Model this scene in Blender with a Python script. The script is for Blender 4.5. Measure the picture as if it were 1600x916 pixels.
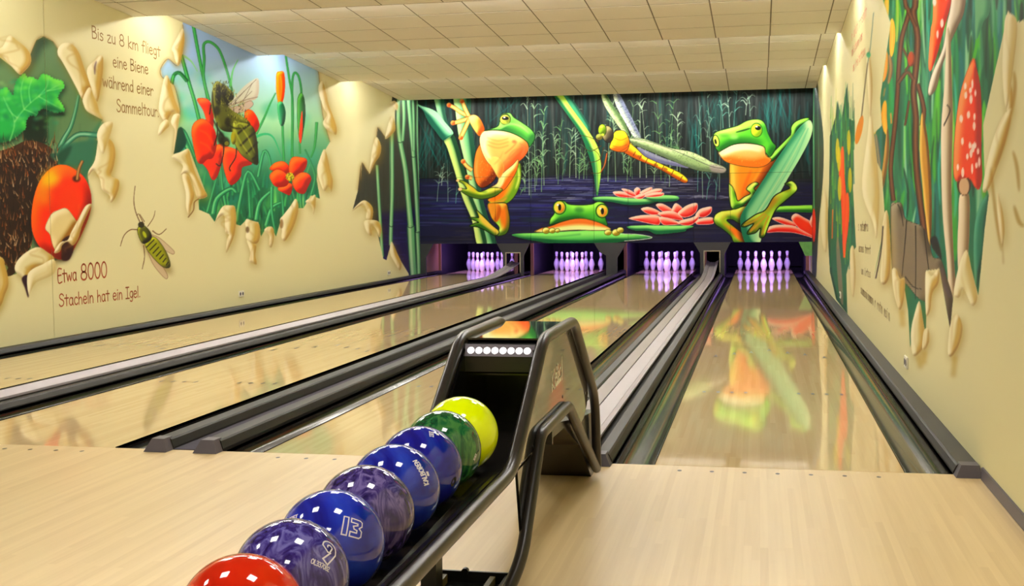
import bpy, bmesh, math, random
import numpy as np
from mathutils import Vector, Matrix
random.seed(7)
for _o in list(bpy.data.objects): bpy.data.objects.remove(_o)
scene = bpy.context.scene
COL = scene.collection
# ------------------------------------------------------------------ camera
CAM_R = np.array([0.9795826, 0.2008003, -0.00985727])
CAM_U = np.array([-0.00317138, 0.06445882, 0.99791533])
CAM_F = np.array([-0.20101708, 0.97750923, -0.06377955])
CAM_C = np.array([0.45452221, -5.33679696, 1.11496617])
FPX = 1884.21868
cam = bpy.data.cameras.new('camera'); cam_o = bpy.data.objects.new('camera', cam); COL.objects.link(cam_o)
m = Matrix.Identity(4)
for i in range(3):
    m[i][0] = CAM_R[i]; m[i][1] = CAM_U[i]; m[i][2] = -CAM_F[i]; m[i][3] = CAM_C[i]
cam_o.matrix_world = m
cam.sensor_width = 36.0; cam.lens = FPX / 1600 * 36.0; cam.clip_start = 0.05; cam.clip_end = 100
scene.camera = cam_o
# ------------------------------------------------------------------ world, light levels, exposure
world = bpy.data.worlds.new('world'); scene.world = world; world.use_nodes = True
world.node_tree.nodes['Background'].inputs[0].default_value = (1.0, 0.96, 0.88, 1)
world.node_tree.nodes['Background'].inputs[1].default_value = 0.05
COVE_POWER = 66.0       # emission strength of the fluorescent tubes in the ceiling steps
PANEL_POWER = 21.0      # emission strength of the square ceiling lights over the approach
VIOLET_POWER = 27.0     # black light over each pin deck
scene.view_settings.view_transform = 'Standard'; scene.view_settings.look = 'None'
scene.view_settings.gamma = 1.0; scene.view_settings.use_curve_mapping = False
scene.view_settings.exposure = 0.50
# ------------------------------------------------------------------ layout (metres; y runs down the lanes, foul line at y = 0)
LW = 1.066
LANE_X = [-5.547, -3.702, -1.860, 0.0]        # left edge of each lane
XL, XR = -5.85, 1.37                          # side walls
YMASK = 16.7                                  # front of the pinsetter masks
YHEAD = 18.29                                 # head pin
EDGES = [-0.08, 3.04, 6.16, 9.28, 12.40, 15.52]   # lower lips of the stepped ceiling
ZLO, ZHI = 3.195, 3.365
YB = -9.0
# ------------------------------------------------------------------ helpers
def lin(c):
    return c / 12.92 if c <= 0.04045 else ((c + 0.055) / 1.055) ** 2.4
def rgb(r, g, b):
    return (lin(r / 255), lin(g / 255), lin(b / 255), 1.0)
def tag(o, label=None, cat=None, group=None, kind=None):
    if label: o['label'] = label
    if cat: o['category'] = cat
    if group: o['group'] = group
    if kind: o['kind'] = kind
    return o
def thing(name, label, cat, loc=(0, 0, 0), group=None, kind=None):
    o = bpy.data.objects.new(name, None); COL.objects.link(o); o.location = loc
    o.empty_display_size = 0.1
    return tag(o, label, cat, group, kind)
def wloc(o):
    v = Vector((0, 0, 0))
    while o is not None:
        v = v + o.location; o = o.parent
    return v
def link(name, me, mat, parent=None, loc=None):
    o = bpy.data.objects.new(name, me); COL.objects.link(o)
    if mat is not None:
        if not me.materials: me.materials.append(mat)
    if parent is not None: o.parent = parent
    if loc is not None: o.location = loc
    return o
def copy_tree(o, parent=None):
    c = o.copy(); COL.objects.link(c); c.parent = parent
    for ch in o.children: copy_tree(ch, c)
    return c
class MB:
    """collects verts and faces in world coordinates"""
    def __init__(s): s.v = []; s.f = []
    def add(s, v, f):
        n = len(s.v); s.v += [tuple(p) for p in v]; s.f += [tuple(i + n for i in q) for q in f]; return s
    def box(s, x0, y0, z0, x1, y1, z1):
        v = [(x, y, z) for z in (z0, z1) for y in (y0, y1) for x in (x0, x1)]
        return s.add(v, [(0, 2, 3, 1), (4, 5, 7, 6), (0, 1, 5, 4), (2, 6, 7, 3), (0, 4, 6, 2), (1, 3, 7, 5)])
    def prism(s, poly, a0, a1, axis):
        """poly in the other two axes (cyclic order x,y,z without axis), extruded from a0 to a1"""
        n = len(poly)
        def pt(p, a):
            if axis == 0: return (a, p[0], p[1])
            if axis == 1: return (p[0], a, p[1])
            return (p[0], p[1], a)
        v = [pt(p, a0) for p in poly] + [pt(p, a1) for p in poly]
        f = [tuple(range(n))[::-1], tuple(range(n, 2 * n))] + [(i, (i + 1) % n, n + (i + 1) % n, n + i) for i in range(n)]
        return s.add(v, f)
    def sheet(s, prof, a0, a1, axis=1):
        """open profile (x,z) swept along y"""
        n = len(prof); v = [(p[0], a0, p[1]) for p in prof] + [(p[0], a1, p[1]) for p in prof]
        return s.add(v, [(i, i + 1, n + i + 1, n + i) for i in range(n - 1)])
    def tube(s, pts, r, n=12, closed=False, caps=True):
        pts = [Vector(p) for p in pts]; m = len(pts); rings = []
        up = None
        for i, p in enumerate(pts):
            if closed: t = (pts[(i + 1) % m] - pts[i - 1]).normalized()
            else: t = (pts[min(i + 1, m - 1)] - pts[max(i - 1, 0)]).normalized()
            if up is None:
                up = t.orthogonal().normalized()
            up = (up - t * up.dot(t)).normalized(); b = t.cross(up)
            rings.append([p + (up * math.cos(a) + b * math.sin(a)) * r for a in [2 * math.pi * k / n for k in range(n)]])
        v = [q for rg in rings for q in rg]; f = []
        for i in range(m if closed else m - 1):
            j = (i + 1) % m
            for k in range(n):
                f.append((i * n + k, i * n + (k + 1) % n, j * n + (k + 1) % n, j * n + k))
        if not closed and caps: f += [tuple(range(n))[::-1], tuple((m - 1) * n + k for k in range(n))]
        return s.add(v, f)
    def lathe(s, prof, c=(0, 0, 0), n=24):
        m = len(prof); v = []; f = []
        for r, z in prof:
            for k in range(n):
                a = 2 * math.pi * k / n; v.append((c[0] + r * math.cos(a), c[1] + r * math.sin(a), c[2] + z))
        for i in range(m - 1):
            for k in range(n):
                f.append((i * n + k, i * n + (k + 1) % n, (i + 1) * n + (k + 1) % n, (i + 1) * n + k))
        f += [tuple(range(n))[::-1], tuple((m - 1) * n + k for k in range(n))]
        return s.add(v, f)
    def build(s, name, mat, parent=None, smooth=False, bevel=0, loc=None):
        off = wloc(parent) if parent is not None else Vector((0, 0, 0))
        if loc is not None: off = off + Vector(loc)
        me = bpy.data.meshes.new(name)
        me.from_pydata([(p[0] - off[0], p[1] - off[1], p[2] - off[2]) for p in s.v], [], s.f); me.update()
        bm = bmesh.new(); bm.from_mesh(me); bmesh.ops.recalc_face_normals(bm, faces=bm.faces)
        if bevel: bmesh.ops.bevel(bm, geom=list(bm.edges), offset=bevel, segments=2, affect='EDGES', clamp_overlap=True)
        bm.to_mesh(me); bm.free()
        if smooth:
            me.polygons.foreach_set('use_smooth', [True] * len(me.polygons))
            try: me.set_sharp_from_angle(angle=math.radians(38))
            except Exception: pass
        o = link(name, me, mat, parent)
        if loc is not None: o.location = loc
        return o
def fillet(pts, r, n=5):
    """round the inner corners of a 3-D polyline; r may be a list"""
    pts = [Vector(p) for p in pts]; out = [pts[0]]
    for i in range(1, len(pts) - 1):
        a, b, c = pts[i - 1], pts[i], pts[i + 1]; rr = r[i] if isinstance(r, (list, tuple)) else r
        d1 = (a - b); d2 = (c - b); l = min(rr, d1.length * .48, d2.length * .48)
        p0 = b + d1.normalized() * l; p1 = b + d2.normalized() * l
        for k in range(n + 1):
            t = k / n; out.append(p0 * (1 - t) ** 2 + b * 2 * t * (1 - t) + p1 * t * t)
    out.append(pts[-1]); return out
# ------------------------------------------------------------------ materials
def new_mat(name):
    mt = bpy.data.materials.new(name); mt.use_nodes = True
    nt = mt.node_tree; return mt, nt, nt.nodes['Principled BSDF']
def setin(b, k, v):
    if k in b.inputs: b.inputs[k].default_value = v
def plain(name, col, rough=.5, metal=0., var=.06, scale=40., bump=0., coat=0., ior=1.5, emit=None, estr=0.):
    mt, nt, b = new_mat(name)
    tc = nt.nodes.new('ShaderNodeTexCoord'); nz = nt.nodes.new('ShaderNodeTexNoise'); nz.inputs['Scale'].default_value = scale; nz.inputs['Detail'].default_value = 3
    nt.links.new(tc.outputs['Object'], nz.inputs['Vector'])
    mx = nt.nodes.new('ShaderNodeMix'); mx.data_type = 'RGBA'
    mx.inputs['A'].default_value = tuple(c * (1 - var) for c in col[:3]) + (1,); mx.inputs['B'].default_value = tuple(min(1, c * (1 + var)) for c in col[:3]) + (1,)
    nt.links.new(nz.outputs['Fac'], mx.inputs['Factor']); nt.links.new(mx.outputs['Result'], b.inputs['Base Color'])
    setin(b, 'Roughness', rough); setin(b, 'Metallic', metal); setin(b, 'IOR', ior)
    if coat: setin(b, 'Coat Weight', coat); setin(b, 'Coat Roughness', .03)
    if bump:
        bp = nt.nodes.new('ShaderNodeBump'); bp.inputs['Strength'].default_value = bump; bp.inputs['Distance'].default_value = .002
        nt.links.new(nz.outputs['Fac'], bp.inputs['Height']); nt.links.new(bp.outputs['Normal'], b.inputs['Normal'])
    if emit: setin(b, 'Emission Color', emit); setin(b, 'Emission Strength', estr)
    return mt
def wood(name, ca, cb, rough, board, coat=0., streak=.5, spec_var=0., ior=1.5):
    """boards running along y, picked by x; long grain streaks"""
    mt, nt, b = new_mat(name); N = nt.nodes.new; L = nt.links.new
    geo = N('ShaderNodeNewGeometry'); sep = N('ShaderNodeSeparateXYZ'); L(geo.outputs['Position'], sep.inputs[0])
    dv = N('ShaderNodeMath'); dv.operation = 'DIVIDE'; dv.inputs[1].default_value = board; L(sep.outputs['X'], dv.inputs[0])
    fl = N('ShaderNodeMath'); fl.operation = 'FLOOR'; L(dv.outputs[0], fl.inputs[0])
    # board ends staggered
    wn0 = N('ShaderNodeTexWhiteNoise'); wn0.noise_dimensions = '1D'; L(fl.outputs[0], wn0.inputs['W'])
    ys = N('ShaderNodeMath'); ys.operation = 'MULTIPLY_ADD'; ys.inputs[1].default_value = .8; L(sep.outputs['Y'], ys.inputs[0])
    m7 = N('ShaderNodeMath'); m7.operation = 'MULTIPLY'; m7.inputs[1].default_value = 7.3; L(wn0.outputs['Value'], m7.inputs[0]); L(m7.outputs[0], ys.inputs[2])
    yf = N('ShaderNodeMath'); yf.operation = 'FLOOR'; L(ys.outputs[0], yf.inputs[0])
    cv = N('ShaderNodeCombineXYZ'); L(fl.outputs[0], cv.inputs[0]); L(yf.outputs[0], cv.inputs[1])
    wn = N('ShaderNodeTexWhiteNoise'); wn.noise_dimensions = '2D'; L(cv.outputs[0], wn.inputs['Vector'])
    mp = N('ShaderNodeMapping'); mp.inputs['Scale'].default_value = (60, 1.6, 1); L(geo.outputs['Position'], mp.inputs['Vector'])
    nz = N('ShaderNodeTexNoise'); nz.inputs['Scale'].default_value = 1.0; nz.inputs['Detail'].default_value = 4; L(mp.outputs[0], nz.inputs['Vector'])
    a = N('ShaderNodeMath'); a.operation = 'MULTIPLY'; a.inputs[1].default_value = 1 - streak; L(wn.outputs['Value'], a.inputs[0])
    c = N('ShaderNodeMath'); c.operation = 'MULTIPLY_ADD'; c.inputs[1].default_value = streak; L(nz.outputs['Fac'], c.inputs[0]); L(a.outputs[0], c.inputs[2])
    mx = N('ShaderNodeMix'); mx.data_type = 'RGBA'; mx.inputs['A'].default_value = ca; mx.inputs['B'].default_value = cb
    L(c.outputs[0], mx.inputs['Factor']); L(mx.outputs['Result'], b.inputs['Base Color'])
    setin(b, 'Roughness', rough); setin(b, 'IOR', ior)
    if coat: setin(b, 'Coat Weight', coat); setin(b, 'Coat Roughness', .02)
    return mt
def emitter(name, col, s):
    mt, nt, b = new_mat(name); setin(b, 'Base Color', col); setin(b, 'Emission Color', col); setin(b, 'Emission Strength', s); return mt
M = {}
M['cream'] = plain('cream_paint', rgb(224, 217, 168), .62, var=.02, scale=6)
M['approach'] = wood('approach_wood', rgb(216, 185, 130), rgb(241, 215, 164), .34, .027, streak=.6)
M['lane'] = wood('lane_wood', rgb(206, 176, 126), rgb(228, 202, 154), .05, .027, coat=.0, streak=.55, ior=1.55)
M['gutter'] = plain('gutter_plastic', rgb(28, 26, 24), .14, var=.15, scale=3)
M['cap'] = plain('divider_black', rgb(26, 24, 22), .5, var=.15, scale=12)
M['capend'] = plain('divider_end_grey', rgb(88, 82, 92), .45)
M['silver'] = plain('track_aluminium', rgb(176, 168, 172), .42, metal=.35, var=.05, scale=5)
M['slot'] = plain('slot_black', rgb(24, 22, 22), .6)
M['carpet'] = plain('carpet_grey', rgb(70, 65, 76), .95, var=.35, scale=260, bump=.5)
M['tile'] = plain('ceiling_tile', rgb(238, 235, 227), .9, var=.03, scale=150, bump=.25)
M['tbar'] = plain('ceiling_grid', rgb(118, 111, 96), .6)
M['frame'] = plain('frame_black_brown', rgb(44, 38, 33), .3, var=.08, scale=60)
M['hood'] = plain('hood_black', rgb(13, 12, 12), .3)
M['gloss'] = plain('gloss_black_panel', rgb(26, 24, 22), .03, ior=1.55, coat=.15, var=.02)
M['mask'] = plain('mask_grey', rgb(42, 41, 48), .5, var=.1, scale=5)
M['pad'] = plain('painted_lily_pad', rgb(104, 168, 84), .5, var=.4, scale=14)
M['brown'] = plain('kickback_edge_wood', rgb(150, 110, 74), .5, var=.1, scale=8)
M['kick'] = plain('kickback_dark', rgb(34, 28, 40), .5)
M['curtain'] = plain('pit_curtain', rgb(16, 14, 18), .9)
M['pinw'] = plain('pin_white', rgb(238, 236, 232), .18, var=.02)
M['pinr'] = plain('pin_red', rgb(130, 12, 18), .3)
M['tube_lit'] = emitter('lit_tube', (1, .965, .90, 1), COVE_POWER)
M['panel_lit'] = emitter('lit_panel', (1, .965, .90, 1), PANEL_POWER)
M['violet_lit'] = emitter('lit_violet_tube', (.32, .12, 1, 1), VIOLET_POWER * .25)
M['whitemetal'] = plain('white_metal', rgb(230, 228, 222), .4)
M['plastic'] = plain('socket_plastic', rgb(236, 232, 214), .4)
M['mark'] = plain('lane_mark', rgb(44, 26, 14), .3)
M['greyframe'] = plain('opening_frame', rgb(150, 140, 118), .5)
# ------------------------------------------------------------------ room shell
floor = MB().box(XL, YB, -.12, XR, 0, 0).build('floor', M['approach']); tag(floor, kind='structure')
for (x0, x1) in [(-5.6, -.6)]: pass
sub = MB().box(XL, 0, -.30, XR, 20.4, -.13).build('floor', M['slot']); tag(sub, kind='structure')
wall_left = MB().box(XL - .12, YB, -.3, XL, 20.4, 3.6).build('wall_left', M['cream']); tag(wall_left, kind='structure')
wall_right = MB().box(XR, YB, -.3, XR + .12, 20.4, 3.6).build('wall_right', M['cream']); tag(wall_right, kind='structure')
wall_rear = MB().box(XL - .12, YB - .12, -.3, XR + .12, YB, 3.6).build('wall_rear', M['cream']); tag(wall_rear, kind='structure')
wall_end = MB().box(XL - .12, 20.4, -.3, XR + .12, 20.5, 3.6).build('wall_end', M['curtain']); tag(wall_end, kind='structure')
# stepped ceiling: each section falls away from the viewer, then steps up to hide a row of tubes
prof = [(YB, ZLO)]
for k, e in enumerate(EDGES):
    prof += [(e, ZLO), (e + .018, ZLO), (e + .018, ZHI)]
prof += [(20.4, ZHI - .2), (20.4, 3.6), (YB, 3.6)]
ceiling = MB().prism(prof, XL, XR, 0).build('ceiling', M['tbar']); tag(ceiling, kind='structure')
GX = [XL] + [-5.685 + .625 * k for k in range(12)] + [XR]
tile_me = {}
def tile_mesh(wx, wy):
    k = (round(wx, 3), round(wy, 3))
    if k not in tile_me:
        mb = MB().box(-wx / 2, -wy / 2, -.004, wx / 2, wy / 2, .004)
        o = mb.build('tile', M['tile'], bevel=.0015); tile_me[k] = o.data; bpy.data.objects.remove(o)
    return tile_me[k]
slope = math.atan2(ZLO - ZHI, 3.12 - .018)
for k in range(1, 5):
    e0, e1 = EDGES[k] + .018, EDGES[k + 1]
    for j in range(5):
        y0 = e0 + (e1 - e0) * j / 5; y1 = e0 + (e1 - e0) * (j + 1) / 5
        for i in range(13):
            x0, x1 = GX[i], GX[i + 1]
            o = link('tile', tile_mesh(x1 - x0 - .014, (y1 - y0) - .024), None, ceiling)
            yc = (y0 + y1) / 2
            o.location = ((x0 + x1) / 2, yc, ZHI + (ZLO - ZHI) * (yc - e0) / (e1 - e0)); o.rotation_euler = (slope, 0, 0)
# ------------------------------------------------------------------ lamps
for e in EDGES[1:]:
    yo, zt = .40, 3.308
    for k in range(5):
        xc = .725 - 1.45 * k; yt = e + yo; zc = ZHI - .0548 * yo if e < 15 else ZHI - .041 * yo; zb = 3.277 if e > 15 else 3.313
        t = thing('strip_light', 'white fluorescent strip light hidden behind a lip of the stepped ceiling', 'strip light', (xc, yt, zc), 'strip lights in the ceiling steps')
        MB().box(xc - .62, yt - .03, zt + .012, xc + .62, yt + .03, zc - .016).build('housing', M['whitemetal'], t)
        MB().tube([(xc - .6, yt, zt), (xc + .6, yt, zt)], .019, 10).build('fluorescent_tube', M['tube_lit'], t)
        MB().box(xc - .6, yt + .215, zb, xc + .6, yt + .22, zc - .026).box(xc - .6, yt + .03, zc - .030, xc + .6, yt + .22, zc - .026).build('reflector', M['whitemetal'], t)
for yy in (1.45, -3.1, -5.9):
    for xx in (.25, -1.7, -3.65):
        zc = ZLO - .002 if yy < -.1 else ZHI + (ZLO - ZHI) * (yy + .06) / 3.1 - .02
        t = thing('ceiling_light', 'square white ceiling light over the approach', 'ceiling light', (xx, yy, zc), 'square ceiling lights over the approach')
        mb = MB()
        for (a, b_, c, d) in ((-.31, -.31, .31, -.28), (-.31, .28, .31, .31), (-.31, -.28, -.28, .28), (.28, -.28, .31, .28)):
            mb.box(xx + a, yy + b_, zc - .02, xx + c, yy + d, zc + .002)
        mb.build('light_frame', M['whitemetal'], t)
        MB().box(xx - .28, yy - .28, zc - .012, xx + .28, yy + .28, zc + .002).build('diffuser', M['panel_lit'], t)
# ------------------------------------------------------------------ lanes, gutters, dividers
WHICH = ['by the left wall', 'second from the left wall', 'third from the left wall, behind the ball rack', 'by the right wall']
lane_things = []
for i, x in enumerate(LANE_X):
    t = thing('bowling_lane', 'glossy pale wooden bowling lane ' + WHICH[i], 'bowling lane', (x + LW / 2, 9, 0), 'four wooden bowling lanes')
    cuts = [0.002, 4.9, 9.3, 13.6, 17.55, 19.4]
    for a, b_ in zip(cuts[:-1], cuts[1:]):
        MB().box(x, a + .0012, -.06, x + LW, b_ - .0012, 0).build('lane_panel', M['lane'], t)
    for q, (dx, dy) in enumerate(zip((.119, .258, .390, .533, .676, .808, .947), (4.23, 4.40, 4.51, 4.68, 4.51, 4.40, 4.23))):
        cx, cy = x + dx, dy
        MB().add([(cx - .019, cy - .085, .0008), (cx, cy - .035, .0008), (cx + .019, cy - .085, .0008), (cx, cy + .10, .0008)], [(0, 1, 3), (1, 2, 3)]).build('arrow_mark', M['mark'], t)
    for dx in (.116, .203, .288, .372, .694, .778, .863, .950):
        MB().add([(x + dx + .012 * math.cos(a), 2.27 + .038 * math.sin(a), .0008) for a in [k * math.pi / 4 for k in range(8)]], [tuple(range(8))]).build('dot_mark', M['mark'], t)
    lane_things.append(t)
fd = floor
for i, x in enumerate(LANE_X):
    for k in range(7):
        cx, cy = x + .116 + k * .139, -.105
        MB().add([(cx + .010 * math.cos(a), cy + .016 * math.sin(a), .0008) for a in [q * math.pi / 4 for q in range(8)]], [tuple(range(8))]).build('dot_mark', M['mark'], fd)
def gutter_profile(x0, x1, depth):
    pts = [(x0 + .001, 0.004), (x0 + .001, -.012)]
    n = 10
    for k in range(n + 1):
        a = math.pi * k / n; pts.append(((x0 + x1) / 2 - math.cos(a) * ((x1 - x0) / 2 - .012), -.012 - depth * math.sin(a) ** .75))
    pts += [(x1 - .001, -.012), (x1 - .001, .004)]; return pts
GW = .19
for i, x in enumerate(LANE_X):
    for side in (0, 1):
        x0, x1 = (x - GW, x) if side == 0 else (x + LW, x + LW + GW)
        if i == 3 and side == 1: x1 = x + LW + .197
        top = gutter_profile(x0, x1, .062); pr = top + [(x1 - .001, -.1), (x0 + .001, -.1)]
        g = MB().prism(pr, 0.001, 17.5, 1).build('gutter', M['gutter'], smooth=True)
        tag(g, 'shiny dark %s gutter of the lane %s' % (['left', 'right'][side], WHICH[i]), 'gutter', 'gutters beside the lanes')
        g2 = MB().prism([(x0 + .001, -.1), (x0 + .001, -.07), (x1 - .001, -.07), (x1 - .001, -.1)], 17.5, 19.4, 1).build('gutter_floor', M['slot'], g)
def divider(x0, x1, h, label, ycap=-.075, chamL=.02, chamR=.02, yend=17.9, capx=None):
    t = thing('divider_rail', label, 'divider', ((x0 + x1) / 2, 0, 0), 'divider rails between the gutters')
    pr = [(x0, -.1), (x1, -.1), (x1, .012), (x1 - chamR * .6, h - .008), (x1 - chamR, h), (x0 + chamL, h), (x0 + chamL * .6, h - .008), (x0, .012)]
    MB().prism(pr, .002, yend, 1).build('rail', M['cap'], t, smooth=False)
    a, b_ = capx if capx else (x0, x1)
    mb = MB(); hh = h + .006
    v = [(a, ycap, 0.0005), (b_, ycap, 0.0005), (b_ - chamR - .004, ycap + .025, hh), (a + chamL + .004, ycap + .025, hh),
         (a, .004, 0.0005), (b_, .004, 0.0005), (b_ - chamR - .004, .03, hh), (a + chamL + .004, .03, hh)]
    mb.add(v, [(0, 1, 2, 3), (4, 7, 6, 5), (0, 4, 5, 1), (3, 2, 6, 7), (0, 3, 7, 4), (1, 5, 6, 2)])
    mb.build('end_cap', M['capend'], t)
    return t
# gaps: left wall | 1 2 | 2 3 | 3 4 | right wall
divider(XL + .006, LANE_X[0] - GW - .001, .045, 'black divider rail along the foot of the left wall', chamL=.004)
divider(1.263, XR - .002, .045, 'black divider rail along the foot of the right wall', chamR=.003, capx=(1.264, 1.368))
for (a, b_, where) in ((LANE_X[0] + LW, LANE_X[1], 'by the left wall'), (LANE_X[2] + LW, LANE_X[3], 'beside the ball rack')):
    c = (a + b_) / 2
    divider(a + GW + .001, c - .1185, .046, 'black rail on the left side of the silver ball track ' + where, yend=17.6)
    divider(c + .1185, b_ - GW - .001, .046, 'black rail on the right side of the silver ball track ' + where, yend=17.6)
    t = thing('ball_track', 'silver channelled ball return track %s' % where, 'ball track', (c, 8, 0), 'silver ball return tracks')
    def pf(y):
        up = 0 if y < 14.6 else .17 * ((y - 14.6) / 2.4) ** 1.6
        return up
    ys = [.002, 4, 8, 12, 14.0, 14.6, 15.0, 15.4, 15.8, 16.2, 16.6, 17.0, 17.3]
    strips = [('side_strip', -.106, .058, -.051, .024), ('bottom_strip', -.046, .020, .046, .020), ('side_strip', .051, .024, .106, .058)]
    for nm, xa, za, xb, zb in strips:
        v = []; f = []
        for y in ys:
            u = pf(y); v += [(c + xa, y, za + u), (c + xb, y, zb + u), (c + xb, y, zb + u - .012), (c + xa, y, za + u - .012)]
        for k in range(len(ys) - 1):
            for q in range(4): f.append((4 * k + q, 4 * k + (q + 1) % 4, 4 * k + 4 + (q + 1) % 4, 4 * k + 4 + q))
        f += [(3, 2, 1, 0), tuple(4 * (len(ys) - 1) + q for q in range(4))]
        MB().add(v, f).build(nm, M['silver'], t)
    MB().box(c - .117, .003, -.1, c + .117, 14.6, .012).build('track_bed', M['slot'], t)
a, b_ = LANE_X[1] + LW, LANE_X[2]
divider(-2.445, -2.327, .056, 'black divider rail on the left of the grey carpet strip', chamL=.03, chamR=.016)
divider(-2.190, -2.069, .056, 'black divider rail on the right of the grey carpet strip', chamL=.03, chamR=.016)
cs = MB().box(-2.326, .002, -.1, -2.191, 16.68, .004).build('carpet_strip', M['carpet']); tag(cs, 'narrow grey speckled carpet strip between two divider rails', 'carpet strip')
bb = MB().box(XR - .012, YB, 0.0005, XR - .0005, -.1, .055).build('baseboard_right', M['capend'], bevel=.002); tag(bb, kind='structure')
bb = MB().box(XL + .0005, YB, 0.0005, XL + .012, -.1, .055).build('baseboard_left', M['capend'], bevel=.002); tag(bb, kind='structure')
# ------------------------------------------------------------------ pit, kickbacks, pins
LANEW = ['left-wall lane', 'second lane from left', 'third lane from left', 'right-wall lane']
for i, x in enumerate(LANE_X):
    for side in (0, 1):
        a = x - GW - .07 if side == 0 else x + LW + GW + .005
        if i == 0 and side == 0: a = XL + .005
        if i == 3 and side == 1: a = XR - .062
        w = .06
        t = thing('kickback_panel', 'dark wooden pit side panel on the %s of the %s' % (['left', 'right'][side], LANEW[i]), 'side panel', (a, 18, 0), 'pit side panels')
        MB().box(a, 18.03, -.12, a + w, 20.3, 1.2).build('panel_board', M['kick'], t)
        MB().box(a, 17.98, -.12, a + w, 18.03, .62).build('front_edge', M['brown'], t)
pc = MB()
nn = 160
vv = []
for k in range(nn + 1):
    xx = XL + .01 + (XR - XL - .02) * k / nn; yy = 20.36 - .05 + .01 * math.sin(k * 1.9)
    vv += [(xx, yy, .02), (xx, yy, 1.5), (xx, yy + .012, 1.5), (xx, yy + .012, .02)]
ff = []
for k in range(nn):
    for q in range(4): ff.append((4 * k + q, 4 * k + (q + 1) % 4, 4 * k + 4 + (q + 1) % 4, 4 * k + 4 + q))
pc.add(vv, ff); o = pc.build('pit_curtain', M['curtain'], smooth=True); tag(o, 'black curtain hanging behind the pin decks', 'curtain')
o = MB().box(XL, 16.95, 1.2, XR, 20.3, 1.26).build('ceiling_pit', M['curtain']); tag(o, kind='structure')
o = MB().box(XL + .003, 16.77, .045, XL + .02, 17.975, .66).build('wall_board', M['brown'], wall_left)
pin_prof = [(.0255, 0), (.029, .003), (.0357, .019), (.0455, .057), (.0533, .086), (.0605, .114), (.0597, .136), (.0549, .162), (.0455, .190), (.0345, .216), (.0273, .238),
            (.0235, .254), (.0229, .262), (.0236, .276), (.0256, .297), (.0288, .318), (.0318, .336), (.0323, .346), (.031, .358), (.0262, .370), (.018, .377), (.008, .3805)]
def band(z0, z1):
    out = []
    for z in (z0, (z0 + z1) / 2, z1):
        for (ra, za), (rb, zb) in zip(pin_prof[:-1], pin_prof[1:]):
            if za <= z <= zb: out.append((ra + (rb - ra) * (z - za) / (zb - za) + .0006, z)); break
    return out
pin0 = thing('bowling_pin', 'x', 'bowling pin', (0, 0, 0), 'bowling pins set in triangles')
MB().lathe(pin_prof, n=20).build('pin_body', M['pinw'], pin0, smooth=True)
MB().lathe(band(.240, .2535), n=20).build('neck_stripe', M['pinr'], pin0, smooth=True)
MB().lathe(band(.2655, .279), n=20).build('neck_stripe', M['pinr'], pin0, smooth=True)
PW = ['front pin', 'left pin of the second row', 'right pin of the second row', 'left pin of the third row', 'middle pin of the third row', 'right pin of the third row',
      'leftmost pin of the back row', 'inner left pin of the back row', 'inner right pin of the back row', 'rightmost pin of the back row']
first = True
for i, x in enumerate(LANE_X):
    n = 0
    for r_ in range(4):
        for k in range(r_ + 1):
            o = pin0 if first else copy_tree(pin0); first = False
            o.location = (x + LW / 2 + (k - r_ / 2) * .3048, YHEAD + r_ * .264, 0.0); o.rotation_euler = (0, 0, random.random() * 6)
            o['label'] = 'white bowling pin, %s, %s' % (PW[n], LANEW[i]); n += 1
for i, x in enumerate(LANE_X):
    xc = x + LW / 2
    t = thing('black_light', 'violet black light tube above the pins of the %s' % LANEW[i], 'black light', (xc, 17.88, .8), 'black lights over the pin decks')
    MB().box(xc - .42, 17.84, .80, xc + .42, 17.92, .84).box(xc - .02, 17.86, .84, xc + .02, 17.90, 1.2).build('housing', M['hood'], t)
    MB().tube([(xc - .4, 17.88, .78), (xc + .4, 17.88, .78)], .018, 10).build('violet_tube', M['violet_lit'], t)
    la = bpy.data.lights.new('violet_lamp', 'AREA'); la.shape = 'RECTANGLE'; la.size = .7; la.size_y = .05; la.energy = VIOLET_POWER; la.color = (.46, .26, 1)
    lo = bpy.data.objects.new('violet_lamp', la); COL.objects.link(lo); lo.parent = t
    lo.location = (0, 0, -.045); d = Vector((0, .75, -.62)); lo.rotation_euler = d.to_track_quat('-Z', 'Y').to_euler()
# ------------------------------------------------------------------ mask fronts above the pins
mask = MB().box(XL, YMASK + .022, .606, XR, YMASK + .06, 3.36).build('wall_back', M['mask']); tag(mask, kind='structure')
def pillar(poly, name='pillar_board', mat='mask', hole=None):
    if hole is None:
        return MB().prism(poly, YMASK + .004, YMASK + .05, 1).build(name, M[mat], mask)
    (hx0, hx1, hz1) = hole
    # two legs and a head around the opening
    xl0 = min(p[0] for p in poly if p[1] < .2); xr0 = max(p[0] for p in poly if p[1] < .2)
    top = [p for p in poly if p[1] >= .2]
    head = sorted(top, key=lambda p: p[0])
    mb = MB()
    mb.prism(head_order(top + [(hx1, hz1), (hx0, hz1)], xl0, xr0, hz1), YMASK + .004, YMASK + .05, 1)
    mb.prism([(xl0, 0.0), (hx0, 0.0), (hx0, hz1), (xl0, hz1)], YMASK + .004, YMASK + .05, 1)
    mb.prism([(hx1, 0.0), (xr0, 0.0), (xr0, hz1), (hx1, hz1)], YMASK + .004, YMASK + .05, 1)
    return mb.build(name, M[mat], mask)
pillar([(-5.85, .0), (-5.735, .0), (-5.735, .352), (-5.587, .606), (-5.85, .606)])
pillar([(-2.531, .606), (-2.42, .43), (-2.307, .37), (-2.307, .0), (-2.10, .0), (-2.10, .33), (-1.93, .606)])
pillar([(1.135, .606), (1.247, .357), (1.37, .357), (1.37, .606)], mat='pad')
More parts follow.
